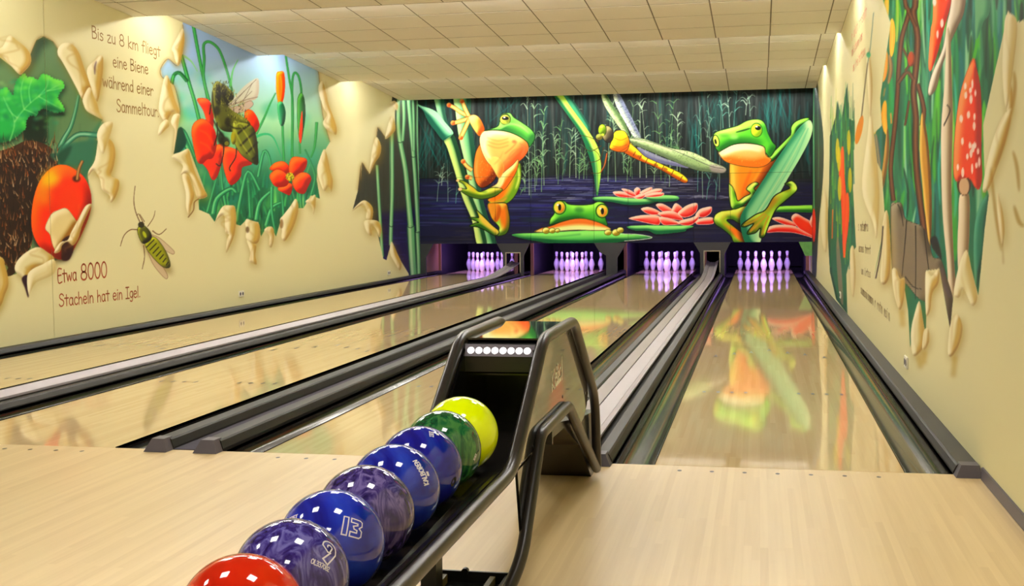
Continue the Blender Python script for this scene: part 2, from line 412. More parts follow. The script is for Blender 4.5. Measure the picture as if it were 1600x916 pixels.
for (xa, xb, c0, c1, ho) in ((-4.361, -3.734, -4.245, -3.85, (-4.179, -3.926, .42)), (-.716, -.057, -.60, -.165, (-.518, -.256, .44))):
    hz = ho[2]
    mb = MB()
    mb.prism([(xa, .606), (c0, hz - .03), (c0, 0), (ho[0], 0), (ho[0], hz), (ho[1], hz), (ho[1], 0), (c1, 0), (c1, hz - .05), (xb, .606)], YMASK + .004, YMASK + .05, 1)
    mb.build('pillar_board', M['mask'], mask)
    fr = MB(); w = .018
    fr.box(ho[0] - w, YMASK - .004, 0.06, ho[0], YMASK + .02, hz + w).box(ho[1], YMASK - .004, 0.06, ho[1] + w, YMASK + .02, hz + w).box(ho[0], YMASK - .004, hz, ho[1], YMASK + .02, hz + w)
    fr.build('opening_frame', M['greyframe'], mask)
# post behind the right gusset, seen between gusset and floor
# ------------------------------------------------------------------ stroke lettering (rounded hand-written capitals and lower case)
def arc(cx, cy, rx, ry, a0, a1, n=10):
    return [(cx + rx * math.cos(math.radians(a0 + (a1 - a0) * k / n)), cy + ry * math.sin(math.radians(a0 + (a1 - a0) * k / n))) for k in range(n + 1)]
GL = {
 'B': (.6, [[(.08, 0), (.08, 1)], [(.08, .98), (.3, 1), (.44, .9), (.44, .72), (.3, .58), (.08, .54)], [(.08, .54), (.36, .52), (.52, .38), (.5, .14), (.34, .02), (.08, 0)]]),
 'S': (.6, [[(.5, .84), (.42, .96), (.26, 1), (.12, .9), (.1, .72), (.22, .58), (.4, .48), (.52, .34), (.48, .12), (.32, 0), (.14, .02), (.05, .16)]]),
 'E': (.55, [[(.46, 1), (.08, .98), (.08, 0), (.48, .02)], [(.08, .52), (.4, .54)]]),
 'I': (.5, [[(.05, 1), (.45, 1)], [(.25, 1), (.25, 0)], [(.03, 0), (.47, 0)]]),
 'K': (.6, [[(.08, 1), (.08, 0)], [(.5, 1), (.1, .45), (.54, 0)]]),
 'L': (.5, [[(.08, 1), (.08, .02), (.46, .02)]]), 'A': (.65, [[(.03, 0), (.3, 1), (.58, 0)], [(.13, .35), (.48, .35)]]),
 'O': (.7, [arc(.33, .5, .27, .5, 90, 450, 18)]), 'R': (.6, [[(.08, 0), (.08, 1), (.38, .98), (.48, .8), (.4, .58), (.1, .5), (.52, 0)]]), 'N': (.65, [[(.08, 0), (.08, 1), (.54, 0), (.54, 1)]]),
 'i': (.22, [[(.1, 0), (.1, .6)], [(.09, .84), (.11, .86)]]), 's': (.45, [[(.38, .52), (.24, .62), (.1, .52), (.12, .38), (.3, .28), (.38, .14), (.24, 0), (.05, .06)]]),
 'z': (.48, [[(.06, .58), (.4, .6), (.05, .02), (.44, .02)]]), 'u': (.5, [[(.08, .6), (.08, .2), (.18, .02), (.32, .04), (.4, .2)], [(.4, .6), (.41, 0)]]),
 '8': (.62, [arc(.3, .74, .2, .25, 90, 450, 14), arc(.3, .25, .25, .25, 90, 450, 14)]), '0': (.62, [arc(.3, .5, .24, .5, 90, 450, 18)]),
 '3': (.58, [[(.08, .92), (.26, 1), (.44, .88), (.42, .66), (.22, .54), (.46, .42), (.5, .18), (.3, 0), (.06, .08)]]), '2': (.58, [[(.08, .8), (.2, .98), (.42, .94), (.46, .68), (.06, .02), (.5, .02)]]), '7': (.58, [[(.06, 1), (.5, 1), (.2, 0)]]),
 'k': (.5, [[(.08, 1), (.08, 0)], [(.4, .6), (.1, .28), (.44, 0)]]), 'm': (.78, [[(.08, .6), (.08, 0)], [(.08, .4), (.2, .58), (.34, .5), (.36, 0)], [(.36, .4), (.5, .58), (.64, .5), (.67, 0)]]),
 'f': (.44, [[(.4, .94), (.28, 1), (.18, .86), (.18, 0)], [(.03, .58), (.36, .6)]]), 'l': (.22, [[(.1, 1), (.1, 0)]]),
 'e': (.52, [[(.08, .32), (.42, .36), (.38, .54), (.24, .62), (.1, .5), (.06, .26), (.16, .04), (.32, 0), (.44, .1)]]),
 'g': (.5, [[(.4, .5), (.26, .62), (.1, .5), (.07, .24), (.2, .06), (.34, .12), (.4, .3)], [(.4, .6), (.4, -.1), (.28, -.3), (.08, -.24)]]),
 't': (.46, [[(.22, .88), (.22, .0)], [(.02, .62), (.42, .62)]]), 'n': (.52, [[(.08, .6), (.08, 0)], [(.08, .38), (.22, .58), (.36, .54), (.42, .3), (.42, 0)]]),
 'w': (.7, [[(.05, .6), (.18, 0), (.33, .5), (.48, 0), (.62, .6)]]), 'a': (.54, [[(.42, .5), (.26, .62), (.1, .5), (.06, .22), (.18, 0), (.34, .06), (.42, .26)], [(.42, .58), (.43, .1), (.48, 0)]]),
 'h': (.52, [[(.08, 1), (.08, 0)], [(.08, .36), (.22, .56), (.36, .52), (.42, .3), (.42, 0)]]), 'r': (.46, [[(.08, .6), (.08, 0)], [(.08, .34), (.2, .54), (.34, .58), (.4, .48)]]),
 'd': (.54, [[(.42, .46), (.26, .6), (.1, .48), (.06, .22), (.2, .02), (.34, .08), (.42, .24)], [(.43, 1), (.43, 0)]]), 'o': (.54, [arc(.25, .3, .2, .3, 90, 450, 14)]),
 'c': (.48, [[(.4, .52), (.28, .62), (.12, .5), (.07, .26), (.18, .03), (.32, 0), (.43, .1)]]), '.': (.26, [[(.09, .02), (.11, .04)]]), ' ': (.36, []), '!': (.3, [[(.12, 1.5), (.12, .4)], [(.13, .3), (.15, -.1)], ]),
}
GL['ä'] = (GL['a'][0], GL['a'][1] + [[(.13, .82), (.15, .84)], [(.35, .82), (.37, .84)]])
def ribbon(mb, pts2, w, place):
    """flat round-ended stroke; place maps (x,y) in letter units to a 3-D point"""
    if len(pts2) > 2:
        P_ = [Vector((p[0], p[1])) for p in pts2]; out = []
        for i in range(len(P_) - 1):
            p0, p1, p2, p3 = P_[max(i - 1, 0)], P_[i], P_[i + 1], P_[min(i + 2, len(P_) - 1)]
            for k in range(3):
                t = k / 3; out.append(.5 * ((2 * p1) + (p2 - p0) * t + (2 * p0 - 5 * p1 + 4 * p2 - p3) * t * t + (3 * p1 - p0 - 3 * p2 + p3) * t ** 3))
        out.append(P_[-1]); sharp = out
    else:
        a_, b2 = Vector((pts2[0][0], pts2[0][1])), Vector((pts2[1][0], pts2[1][1])); ns = 6 if (b2 - a_).length > .2 else 1
        sharp = [a_ + (b2 - a_) * (k / ns) for k in range(ns + 1)]
    n = len(sharp); L = []; R_ = []
    for i in range(n):
        t = (sharp[min(i + 1, n - 1)] - sharp[max(i - 1, 0)])
        t = t.normalized() if t.length > 1e-9 else Vector((1, 0)); q = Vector((-t.y, t.x)) * w / 2
        e = sharp[i] + (t * (w / 2) if i == n - 1 else (-t * (w / 2) if i == 0 else Vector((0, 0))))
        L.append(e + q); R_.append(e - q)
    v = [place(a.x, a.y) for a in L] + [place(a.x, a.y) for a in R_]
    mb.add(v, [(i, i + 1, n + i + 1, n + i) for i in range(n - 1)])
def text_width(s): return sum(GL[c][0] for c in s)
def text_mesh(s, place, w=.11):
    """place(x,y): x runs 0..1 along the whole line, y in cap heights"""
    mb = MB(); tw = text_width(s); x = 0
    for c in s:
        wd, st = GL[c]
        for q in st: ribbon(mb, q, w, lambda a, b_, x=x: place(a + x, b_))
        x += wd
    return mb
# ------------------------------------------------------------------ ball return
FX, GXL = -.222, -.495
br = thing('ball_return', 'black ball return with tubular frame, glossy hood and long ball tray', 'ball return', (-.36, -1.3, 0))
def frame_path(x, xin):
    return [(x, -4.35, .40), (x, -2.075, .402), (x, -1.555, .722), (x, -.925, .724), (x, -.33, .345), (x, -.285, .03), (x, -1.06, .428), (x, -1.625, .425), (x, -1.945, .115), (x + xin, -2.06, .03), (x + xin * 2, -2.3, .03)]
rad = [0, .09, .07, .07, .12, .035, .03, .05, .09, .05, 0]
for x, xin in ((FX, -.03), (GXL, .03)):
    MB().tube(fillet(frame_path(x, xin), rad, 6), .0195, 14).build('frame_tube', M['frame'], br, smooth=True)
# glossy side panels
side = [(-2.03, .395), (-1.94, .386), (-1.665, .385), (-1.60, .415), (-1.10, .415), (-.90, .345), (-.735, .295), (-.60, .305), (-.51, .345), (-.475, .385), (-.50, .44), (-.955, .715), (-1.555, .715)]
for x0, x1 in ((-.240, -.232), (-.485, -.477)):
    sp = MB().prism(side, x0, x1, 0).build('side_panel', M['gloss'], br, bevel=.0008)
    low = [(-1.945, .375), (-1.66, .375), (-1.855, .165), (-1.885, .165)]
    MB().prism(low, x0, x1, 0).build('lower_side_panel', M['gloss'], br)
    if x0 > -.3:
        def pl(a, b_, y0=-1.352, y1=-1.1): return (-.2315, y0 + a * .098, .527 + b_ * .058 + a * .004)
        M['logo'] = plain('logo_cream', rgb(255, 250, 236), .5)
        mb = MB()
        for c, xo, yo, sc in (('K', 0, -.1, 1.1), ('e', .62, .12, 1.0), ('B', 1.05, .3, .85), ('a', 1.62, .2, .95), ('!', 2.15, .05, .9)):
            for q in GL[c][1]: ribbon(mb, [(p[0] * sc + xo, p[1] * sc + yo) for p in q], .12, pl)
        mb.add([pl(.75, -.12), pl(2.05, -.05), pl(2.05, .32), pl(.75, .12)], [(0, 1, 2, 3)])
        lg = mb.build('printed_logo', M['logo'], sp); tag(lg, 'cream printed logo KeBa! on the glossy side')
    for (yy, zz) in ((-1.70, .40), (-1.12, .47), (-.96, .68), (-.56, .40)):
        MB().tube([(x0 - .001, yy, zz), (x1 + .0015, yy, zz)], .006, 8).build('panel_screw', M['hood'], sp)
# top sheet, front fascia with the row of white lamps, dark inside
MB().box(GXL + .012, -1.55, .716, FX - .012, -.93, .722).build('top_panel', M['gloss'], br, bevel=.001)
fas = MB().prism([(-1.598, .668), (-1.58, .706), (-1.54, .706), (-1.54, .612), (-1.598, .618)], -.476, -.241, 0).build('front_fascia', M['hood'], br)
M['fascia'] = plain('fascia_grey', rgb(96, 88, 98), .4); M['lampdot'] = plain('white_dot', rgb(250, 248, 250), .4, emit=(1, .98, 1, 1), estr=.9)
plate = MB().add([(-.472, -1.6005, .668), (-.245, -1.6005, .668), (-.245, -1.582, .7045), (-.472, -1.582, .7045)], [(0, 1, 2, 3)]).build('indicator_plate', M['fascia'], fas)
for k in range(8):
    cx = -.456 + .2 * k / 7.6 + .004
    MB().add([(cx + .0118 * math.cos(a), -1.6015 + (.0185 / .0365) * (.018 + .0105 * math.sin(a)), .668 + .018 + .0105 * math.sin(a)) for a in [q * math.pi / 8 for q in range(16)]], [tuple(range(16))]).build('indicator_lamp', M['lampdot'], plate)
for s_ in (-.484, -.242):
    MB().box(s_ - .006, -1.605, .60, s_ + .006, -1.54, .69).build('hood_hinge', M['hood'], br)
M['inner'] = plain('hood_inner', rgb(16, 14, 14), .22)
MB().box(-.477, -1.30, .33, -.240, -1.285, .714).build('back_baffle', M['inner'], br)
MB().prism([(-1.54, .606), (-1.54, .600), (-1.28, .690), (-1.28, .696)], -.475, -.243, 0).build('hood_liner', M['inner'], br)
for x0 in (-.4765, -.2465):
    MB().prism([(-2.0, .405), (-1.3, .40), (-1.3, .71), (-1.56, .71)], x0, x0 + .006, 0).build('side_liner', M['inner'], br)
MB().prism([(-1.28, .40), (-.56, .30), (-.10, .26), (-.10, .0), (-.28, .0), (-.62, .2), (-1.0, .335), (-1.28, .345)], -.470, -.248, 0).build('lift_housing', M['hood'], br)
# tray
def trayz(y): return .391 + (.391 - .352) * (y + 2.054) / 1.48
tb = MB(); ys = [-4.3, -3.4, -2.6, -2.0, -1.305]
prof = [(-.492, .034), (-.476, .030), (-.425, -.004), (-.319, -.004), (-.262, .030), (-.246, .034)]
v = []; f = []
for y in ys:
    z = trayz(y)
    rim = .418 - z
    pp = [(-.490, rim), (-.470, rim - .01), (-.430, -.004), (-.312, -.004), (-.252, rim - .004), (-.238, rim), (-.238, rim - .012), (-.300, -.014), (-.442, -.014), (-.490, rim - .012)]
    v += [(a, y, z + b_) for a, b_ in pp]
n = 10
for k in range(len(ys) - 1):
    for q in range(n): f.append((n * k + q, n * k + (q + 1) % n, n * k + n + (q + 1) % n, n * k + n + q))
f += [tuple(range(n))[::-1], tuple(n * (len(ys) - 1) + q for q in range(n))]
M['tray'] = plain('tray_black', rgb(34, 30, 28), .2, var=.1)
MB().add(v, f).build('ball_tray', M['tray'], br)
# foot block under the tray
M['olive'] = plain('foot_bar', rgb(120, 112, 72), .45)
foot = MB().box(-.505, -2.75, .0, -.272, -1.888, .022).build('foot_plate', M['hood'], br)
MB().box(-.505, -1.895, .022, -.272, -1.886, .056).box(-.281, -2.75, .022, -.272, -1.895, .05).box(-.505, -2.75, .022, -.496, -1.895, .05).build('foot_rim', M['hood'], foot)
for xx in (-.465, -.318):
    MB().prism([(-1.905, .022), (-1.905, .048), (-2.7, .040), (-2.7, .022)], xx - .008, xx + .008, 0).build('foot_bar', M['olive'], foot)
MB().tube([(-.405, -1.884, .055), (-.405, -1.90, .055)], .011, 12).build('foot_knob', M['hood'], foot)
MB().box(-.475, -2.13, .022, -.43, -2.06, .37).build('tray_post', M['hood'], br)
# ------------------------------------------------------------------ bowling balls
def ball_mat(name, ca, cb, cc, scale=3., dist=3., stretch=(1, 1, 1), p0=.35, p1=.65):
    mt, nt, b = new_mat(name); N = nt.nodes.new; L = nt.links.new
    tc = N('ShaderNodeTexCoord'); mp = N('ShaderNodeMapping'); mp.inputs['Scale'].default_value = stretch; L(tc.outputs['Object'], mp.inputs['Vector'])
    nz = N('ShaderNodeTexNoise'); nz.inputs['Scale'].default_value = scale; nz.inputs['Detail'].default_value = 4; nz.inputs['Distortion'].default_value = dist
    L(mp.outputs[0], nz.inputs['Vector'])
    cr_ = N('ShaderNodeValToRGB'); e = cr_.color_ramp.elements; e[0].position = p0; e[0].color = ca; e[1].position = p1; e[1].color = cc
    k = cr_.color_ramp.elements.new((p0 + p1) / 2); k.color = cb
    L(nz.outputs['Fac'], cr_.inputs[0]); L(cr_.outputs[0], b.inputs['Base Color'])
    setin(b, 'Roughness', .06); setin(b, 'IOR', 1.5); setin(b, 'Coat Weight', .35); setin(b, 'Coat Roughness', .02)
    return mt
BL = [
 ('yellow', rgb(226, 250, 0), rgb(232, 252, 0), rgb(238, 254, 8), 2, 0, (1, 1, 1)),
 ('dark green marbled', rgb(10, 58, 34), rgb(24, 92, 52), rgb(66, 124, 62), 9, 2.0, (3, 3, .5)),
 ('deep blue', rgb(16, 14, 120), rgb(24, 28, 150), rgb(30, 66, 170), 7, 1, (1, 1, 1)),
 ('royal blue', rgb(18, 20, 130), rgb(28, 48, 168), rgb(42, 70, 188), 7, 1.2, (1, 1, 1)),
 ('dark purple swirled', rgb(26, 16, 66), rgb(58, 44, 112), rgb(112, 98, 158), 10, 2.2, (3, 3, .55)),
 ('bright blue', rgb(18, 22, 132), rgb(28, 46, 176), rgb(40, 72, 198), 6, 1, (1, 1, 1)),
 ('indigo swirled', rgb(34, 20, 84), rgb(58, 46, 128), rgb(108, 104, 176), 9, 2.2, (3.4, 3.4, .5)),
 ('red', rgb(188, 28, 8), rgb(206, 34, 10), rgb(220, 56, 14), 4, 1, (1, 1, 1)),
]
BLAB = ['bright yellow bowling ball, last in the tray, inside the hood', 'dark green marbled bowling ball in front of the yellow ball', 'deep blue bowling ball with finger holes beside the green ball',
        'royal blue bowling ball with white lettering along its edge', 'dark purple swirled bowling ball between two blue balls', 'bright blue bowling ball with an outlined number 13',
        'indigo swirled bowling ball with an outlined number 9', 'glossy red bowling ball nearest the viewer in the tray']
RB = .1055
B0 = Vector((-.372, -2.054, .501)); B7 = Vector((-.372, -3.534, .462))
bme = bpy.data.meshes.new('bowling_ball'); bm = bmesh.new(); bmesh.ops.create_uvsphere(bm, u_segments=64, v_segments=32, radius=RB)
bm.to_mesh(bme); bm.free(); bme.polygons.foreach_set('use_smooth', [True] * len(bme.polygons))
M['white_print'] = plain('white_print', rgb(214, 208, 220), .4)
M['hole'] = plain('hole_black', rgb(10, 10, 12), .7)
def ball_frame(c, px, py):
    """surface point of the ball seen at photo position (px, py): outward normal and its image right/up tangents"""
    d = Vector(CAM_F + CAM_R * ((px - 800) / FPX) - CAM_U * ((py - 458) / FPX)).normalized(); o = Vector(CAM_C) - c
    b_ = o.dot(d); disc = b_ * b_ - (o.dot(o) - RB * RB); t = -b_ - math.sqrt(max(disc, 0))
    nrm = ((Vector(CAM_C) + d * t) - c).normalized(); return nrm
def on_ball(nrm, tx, ty, x, y, lift=.0004):
    q = nrm * RB + tx * x + ty * y; return q.normalized() * (RB + lift)
def print_on(ball, c, p_at, p_right, name, drawer, mat='white_print'):
    n0 = ball_frame(c, *p_at); n1 = ball_frame(c, *p_right)
    tx = (n1 - n0); tx = (tx - n0 * tx.dot(n0)).normalized(); ty = n0.cross(tx)
    mb = MB(); drawer(mb, lambda x, y: on_ball(n0, tx, ty, x, y))
    me = bpy.data.meshes.new(name); me.from_pydata(mb.v, [], mb.f); me.update()
    return link(name, me, M[mat], ball)
def write(s, h, w, x0=0, y0=0):
    def d(mb, place):
        x = x0 / h
        for ch in s:
            wd, st = GL[ch]
            for q in st: ribbon(mb, q, w / h, lambda a, b_, x=x: place((a + x) * h, b_ * h + y0))
            x += wd
    return d
def closed_outline(polys, h, w):
    def d(mb, place):
        for p in polys: 
            for a, b_ in zip(p, p[1:] + p[:1]): ribbon(mb, [a, b_], w / h, lambda x, y: place(x * h, y * h))
    return d
for k, spec in enumerate(BL):
    c = B0 + (B7 - B0) * (k / 7)
    me = bme.copy(); me.materials.append(ball_mat('ball_' + spec[0].replace(' ', '_'), *spec[1:4], scale=spec[4], dist=spec[5], stretch=spec[6]))
    o = bpy.data.objects.new('bowling_ball', me); COL.objects.link(o); o.location = c
    tag(o, BLAB[k], 'bowling ball', 'bowling balls in the return tray')
    if k == 5:
        one = [(0, 0), (.26, 0), (.26, 1), (0, 1)]
        three = [(.42, 1), (.98, 1), (1.1, .92), (1.1, .68), (.92, .52), (1.1, .38), (1.1, .1), (.98, 0), (.42, 0), (.42, .24), (.8, .24), (.8, .38), (.62, .42), (.56, .56), (.82, .66), (.82, .76), (.42, .76)]
        print_on(o, c, (533, 835), (546, 838), 'number_print', closed_outline([one, three], .038, .0026))
        print_on(o, c, (450, 818), (470, 809), 'number_print', write('IEIEI', .010, .0022))
    if k == 6:
        def nine(mb, place):
            out = [(.02, .66)] + arc(.36, .72, .34, .30, 180, 0, 8) + [(.70, .5), (.4, -.08), (.14, .06), (.42, .46), (.28, .44)]
            inn = arc(.36, .72, .12, .10, 200, -30, 6) + [(.40, .52)]
            for a, b_ in zip(out, out[1:] + out[:1]): ribbon(mb, [a, b_], .065, lambda x, y: place(x * .046, y * .046))
            ribbon(mb, inn, .065, lambda x, y: place(x * .046, y * .046))
        print_on(o, c, (499, 873), (512, 880), 'number_print', nine)
        print_on(o, c, (485, 880), (515, 895), 'number_print', write('OL337082', .0085, .0016))
    if k == 3:
        print_on(o, c, (663, 738), (652, 720), 'number_print', write('KALBOREN', .0135, .003, x0=-.03))
        print_on(o, c, (668, 736), (657, 716), 'number_print', write('llllllll', .006, .0016, x0=-.012))
    if k == 2:
        print_on(o, c, (671, 676), (672, 686), 'number_print', write('IEIEI', .009, .002, x0=-.006))
        print_on(o, c, (682, 679), (683, 688), 'number_print', write('llllll', .006, .0016, x0=-.006))
        def holes(mb, place):
            mb.add([place(.009 * math.cos(a), .013 * math.sin(a)) for a in [q * math.pi / 10 for q in range(20)]], [tuple(range(20))])
        print_on(o, c, (709, 753), (714, 756), 'finger_hole', holes, 'hole')
    if k == 1: print_on(o, c, (743, 716), (746, 706), 'number_print', write('IEIEI', .007, .0016, x0=-.008))
# ------------------------------------------------------------------ wall sockets
def socket(x, y, z, sgn, label):
    t = thing('wall_socket', label, 'wall socket', (x, y, z), 'white wall sockets')
    MB().box(min(x, x + sgn * .011), y - .075, z - .038, max(x, x + sgn * .011), y + .075, z + .038).build('cover_plate', M['plastic'], t, bevel=.003)
    for dy in (-.036, .036):
        xs = x + sgn * .0112
        MB().tube([(xs, y + dy, z), (xs + sgn * .002, y + dy, z)], .021, 14).build('socket_well', M['capend'], t)
socket(XL + .003, 8.61, .185, 1, 'white double wall socket low on the left wall beneath the poppies')
socket(XL + .003, 14.7, .152, 1, 'white double wall socket low on the left wall by the reeds')
socket(XR - .003, 2.565, .171, -1, 'white wall socket low on the right wall beneath the tree stump')
socket(XR - .003, 8.935, .174, -1, 'white wall socket low on the right wall far down the lane')
# ------------------------------------------------------------------ airbrushed murals: a small raster painter, stored as vertex colours of the wall panels
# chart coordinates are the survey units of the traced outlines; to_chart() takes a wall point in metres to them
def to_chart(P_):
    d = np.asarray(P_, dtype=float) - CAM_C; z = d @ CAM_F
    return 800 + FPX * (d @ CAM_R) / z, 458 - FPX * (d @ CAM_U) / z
RNG = np.random.default_rng(5)
def col(c): return np.array(c, dtype=np.float32) / 255.0
def crv(pts, closed=True, n=5):
    P_ = np.asarray(pts, dtype=float); N_ = len(P_)
    if N_ < 3: return P_
    out = []; rng = range(N_) if closed else range(N_ - 1)
    for i in rng:
        if closed: p0, p1, p2, p3 = P_[i - 1], P_[i], P_[(i + 1) % N_], P_[(i + 2) % N_]
        else: p0, p1, p2, p3 = P_[max(i - 1, 0)], P_[i], P_[i + 1], P_[min(i + 2, N_ - 1)]
        for k in range(n):
            t = k / n; out.append(.5 * (2 * p1 + (p2 - p0) * t + (2 * p0 - 5 * p1 + 4 * p2 - p3) * t * t + (3 * p1 - p0 - 3 * p2 + p3) * t ** 3))
    if not closed: out.append(P_[-1])
    return np.array(out)
def blur(m, r):
    r = int(round(r))
    if r < 1: return m
    for _ in range(2):
        for ax in (0, 1):
            p = np.pad(m, [(r + 1, r) if a == ax else (0, 0) for a in (0, 1)], mode='edge'); c = np.cumsum(p, axis=ax, dtype=np.float64)
            if ax == 0: m = (c[2 * r + 1:] - c[:-2 * r - 1]) / (2 * r + 1)
            else: m = (c[:, 2 * r + 1:] - c[:, :-2 * r - 1]) / (2 * r + 1)
    return m.astype(np.float32)
def shift(m, dx, dy):
    o = np.zeros_like(m); H, W = m.shape; dx = int(round(dx)); dy = int(round(dy))
    if abs(dx) >= W or abs(dy) >= H: return o
    o[max(dy, 0):H + min(dy, 0), max(dx, 0):W + min(dx, 0)] = m[max(-dy, 0):H + min(-dy, 0), max(-dx, 0):W + min(-dx, 0)]
    return o
class Canvas:
    def __init__(s, x0, y0, x1, y1, S, base):
        s.x0, s.y0, s.S = x0, y0, S; s.W = int((x1 - x0) * S); s.H = int((y1 - y0) * S)
        s.img = np.empty((s.H, s.W, 3), np.float32); s.img[:] = col(base); s.tf = lambda p: p
    def crop(s, ox, oy, k): s.tf = lambda p: (np.asarray(p, dtype=float) / k + np.array([ox, oy])); s.k = k; return s
    def px(s, pts): return (s.tf(pts) - np.array([s.x0, s.y0])) * s.S
    def raster(s, P_, pad=0):
        """exact-coverage polygon mask inside its padded bounding box"""
        bx0 = int(max(np.floor(P_[:, 0].min()) - pad, 0)); bx1 = int(min(np.ceil(P_[:, 0].max()) + pad + 2, s.W))
        by0 = int(max(np.floor(P_[:, 1].min()) - pad, 0)); by1 = int(min(np.ceil(P_[:, 1].max()) + pad + 2, s.H))
        if bx1 - bx0 < 2 or by1 - by0 < 2: return None, None
        w, h = bx1 - bx0, by1 - by0; SS = 4
        acc = np.zeros((h, w + 2), np.float32); A = P_; B = np.roll(P_, -1, axis=0)
        for (xa, ya), (xb, yb) in zip(A, B):
            if ya == yb: continue
            sg = 1.0
            if ya > yb: xa, ya, xb, yb = xb, yb, xa, ya; sg = -1.0
            k0 = int(np.ceil((max(ya, by0) - by0) * SS - .5)); k1 = int(np.ceil((min(yb, by1) - by0) * SS - .5))
            if k1 <= k0: continue
            ks = np.arange(k0, k1); yy = by0 + (ks + .5) / SS; xx = np.clip(xa + (xb - xa) * (yy - ya) / (yb - ya) - bx0, 0, w)
            ix = xx.astype(int); fx = xx - ix; row = np.minimum(ks // SS, h - 1)
            np.add.at(acc, (row, ix), sg * (1 - fx) / SS); np.add.at(acc, (row, ix + 1), sg * fx / SS)
        m = np.clip(np.abs(np.cumsum(acc, axis=1)[:, :w]), 0, 1)
        return m, (slice(by0, by1), slice(bx0, bx1))
    def mix(s, sl, m, c, a=1.0):
        t = (m * a)[..., None]; s.img[sl] = s.img[sl] * (1 - t) + np.asarray(c, np.float32) * t
    def shape(s, pts, c, a=1.0, smooth=True, inner=(), shadow=None, soft=0, outline=None, lines=None):
        """filled outline; inner: list of (colour, dx, dy, softness, strength) airbrushed on the side opposite to (dx,dy)"""
        P_ = s.px(crv(pts) if smooth else np.asarray(pts, float)); S = s.S
        pad = int(max([3] + [abs(q[1]) + abs(q[2]) + 2 * q[3] for q in inner] + ([abs(shadow[1]) + abs(shadow[2]) + 2 * shadow[3]] if shadow else []) + [soft * 2]) * S) + 3
        m, sl = s.raster(P_, pad)
        if m is None: return
        if shadow: s.mix(sl, blur(shift(m, shadow[1] * S, shadow[2] * S), shadow[3] * S), col(shadow[0]), shadow[4])
        mm = blur(m, soft * S) if soft else m
        s.mix(sl, mm, col(c), a)
        for (cc, dx, dy, sf, st) in inner:
            bm_ = blur(m, sf * S * .8); w = np.clip((bm_ - shift(bm_, dx * S * 1.3, dy * S * 1.3)) * 2.3 * st, 0, 1) * mm
            s.mix(sl, w, col(cc), a)
        if outline: s.line(list(pts) + [pts[0]], outline[1] * getattr(s, 'ow', 1.0), outline[0], outline[2] if len(outline) > 2 else 1, smooth=smooth)
    def line(s, pts, w, c, a=1.0, w2=None, soft=0, smooth=True, taper=False):
        """stroke of width w (chart units) at its start and w2 at its end"""
        q = crv(pts, closed=False, n=4) if smooth and len(pts) > 2 else np.asarray(pts, float)
        P_ = s.px(q); n = len(P_); T = np.gradient(P_, axis=0); T /= (np.hypot(T[:, 0], T[:, 1])[:, None] + 1e-9); Nn = np.stack([-T[:, 1], T[:, 0]], 1)
        t = np.linspace(0, 1, n)[:, None]; ww = (w + ((w2 if w2 is not None else w) - w) * t)
        if taper: ww = ww * np.sqrt(np.clip(4 * t * (1 - t), .05, 1))
        ww = ww * s.S / 2
        m, sl = s.raster(np.concatenate([P_ + Nn * ww, (P_ - Nn * ww)[::-1]]), int(soft * s.S * 2) + 2)
        if m is None: return
        s.mix(sl, blur(m, soft * s.S) if soft else m, col(c), a)
    def tube(s, pts, w, c, hi, lo, w2=None, a=1.0):
        """rounded stem: dark edge, body, highlight"""
        s.line(pts, w * 1.12, lo, a, None if w2 is None else w2 * 1.12); s.line(pts, w * .86, c, a, None if w2 is None else w2 * .86, soft=.3)
        q = np.asarray(pts, float) + np.array([-w * .14 * getattr(s, 'k', 1) * 1.0, 0]); s.line(q, w * .34, hi, a * .9, None if w2 is None else w2 * .34, soft=.5)
    def ball(s, cx, cy, rx, ry, c, rot=0, **kw):
        t = np.linspace(0, 2 * np.pi, 21)[:-1]; x = rx * np.cos(t); y = ry * np.sin(t); r = np.radians(rot)
        s.shape(np.stack([cx + x * np.cos(r) - y * np.sin(r), cy + x * np.sin(r) + y * np.cos(r)], 1), c, **kw)
    def box(s, x0, y0, x1, y1):
        a = (np.array([[x0, y0], [x1, y1]]) - np.array([s.x0, s.y0])) * s.S
        return (slice(max(int(a[0, 1]), 0), max(int(a[1, 1]), 0)), slice(max(int(a[0, 0]), 0), max(int(a[1, 0]), 0)))
    def sample(s, X, Y):
        gx = np.clip((X - s.x0) * s.S - .5, 0, s.W - 1.001); gy = np.clip((Y - s.y0) * s.S - .5, 0, s.H - 1.001)
        ix = gx.astype(int); iy = gy.astype(int); fx = (gx - ix)[..., None]; fy = (gy - iy)[..., None]; I = s.img
        return (I[iy, ix] * (1 - fx) + I[iy, ix + 1] * fx) * (1 - fy) + (I[iy + 1, ix] * (1 - fx) + I[iy + 1, ix + 1] * fx) * fy
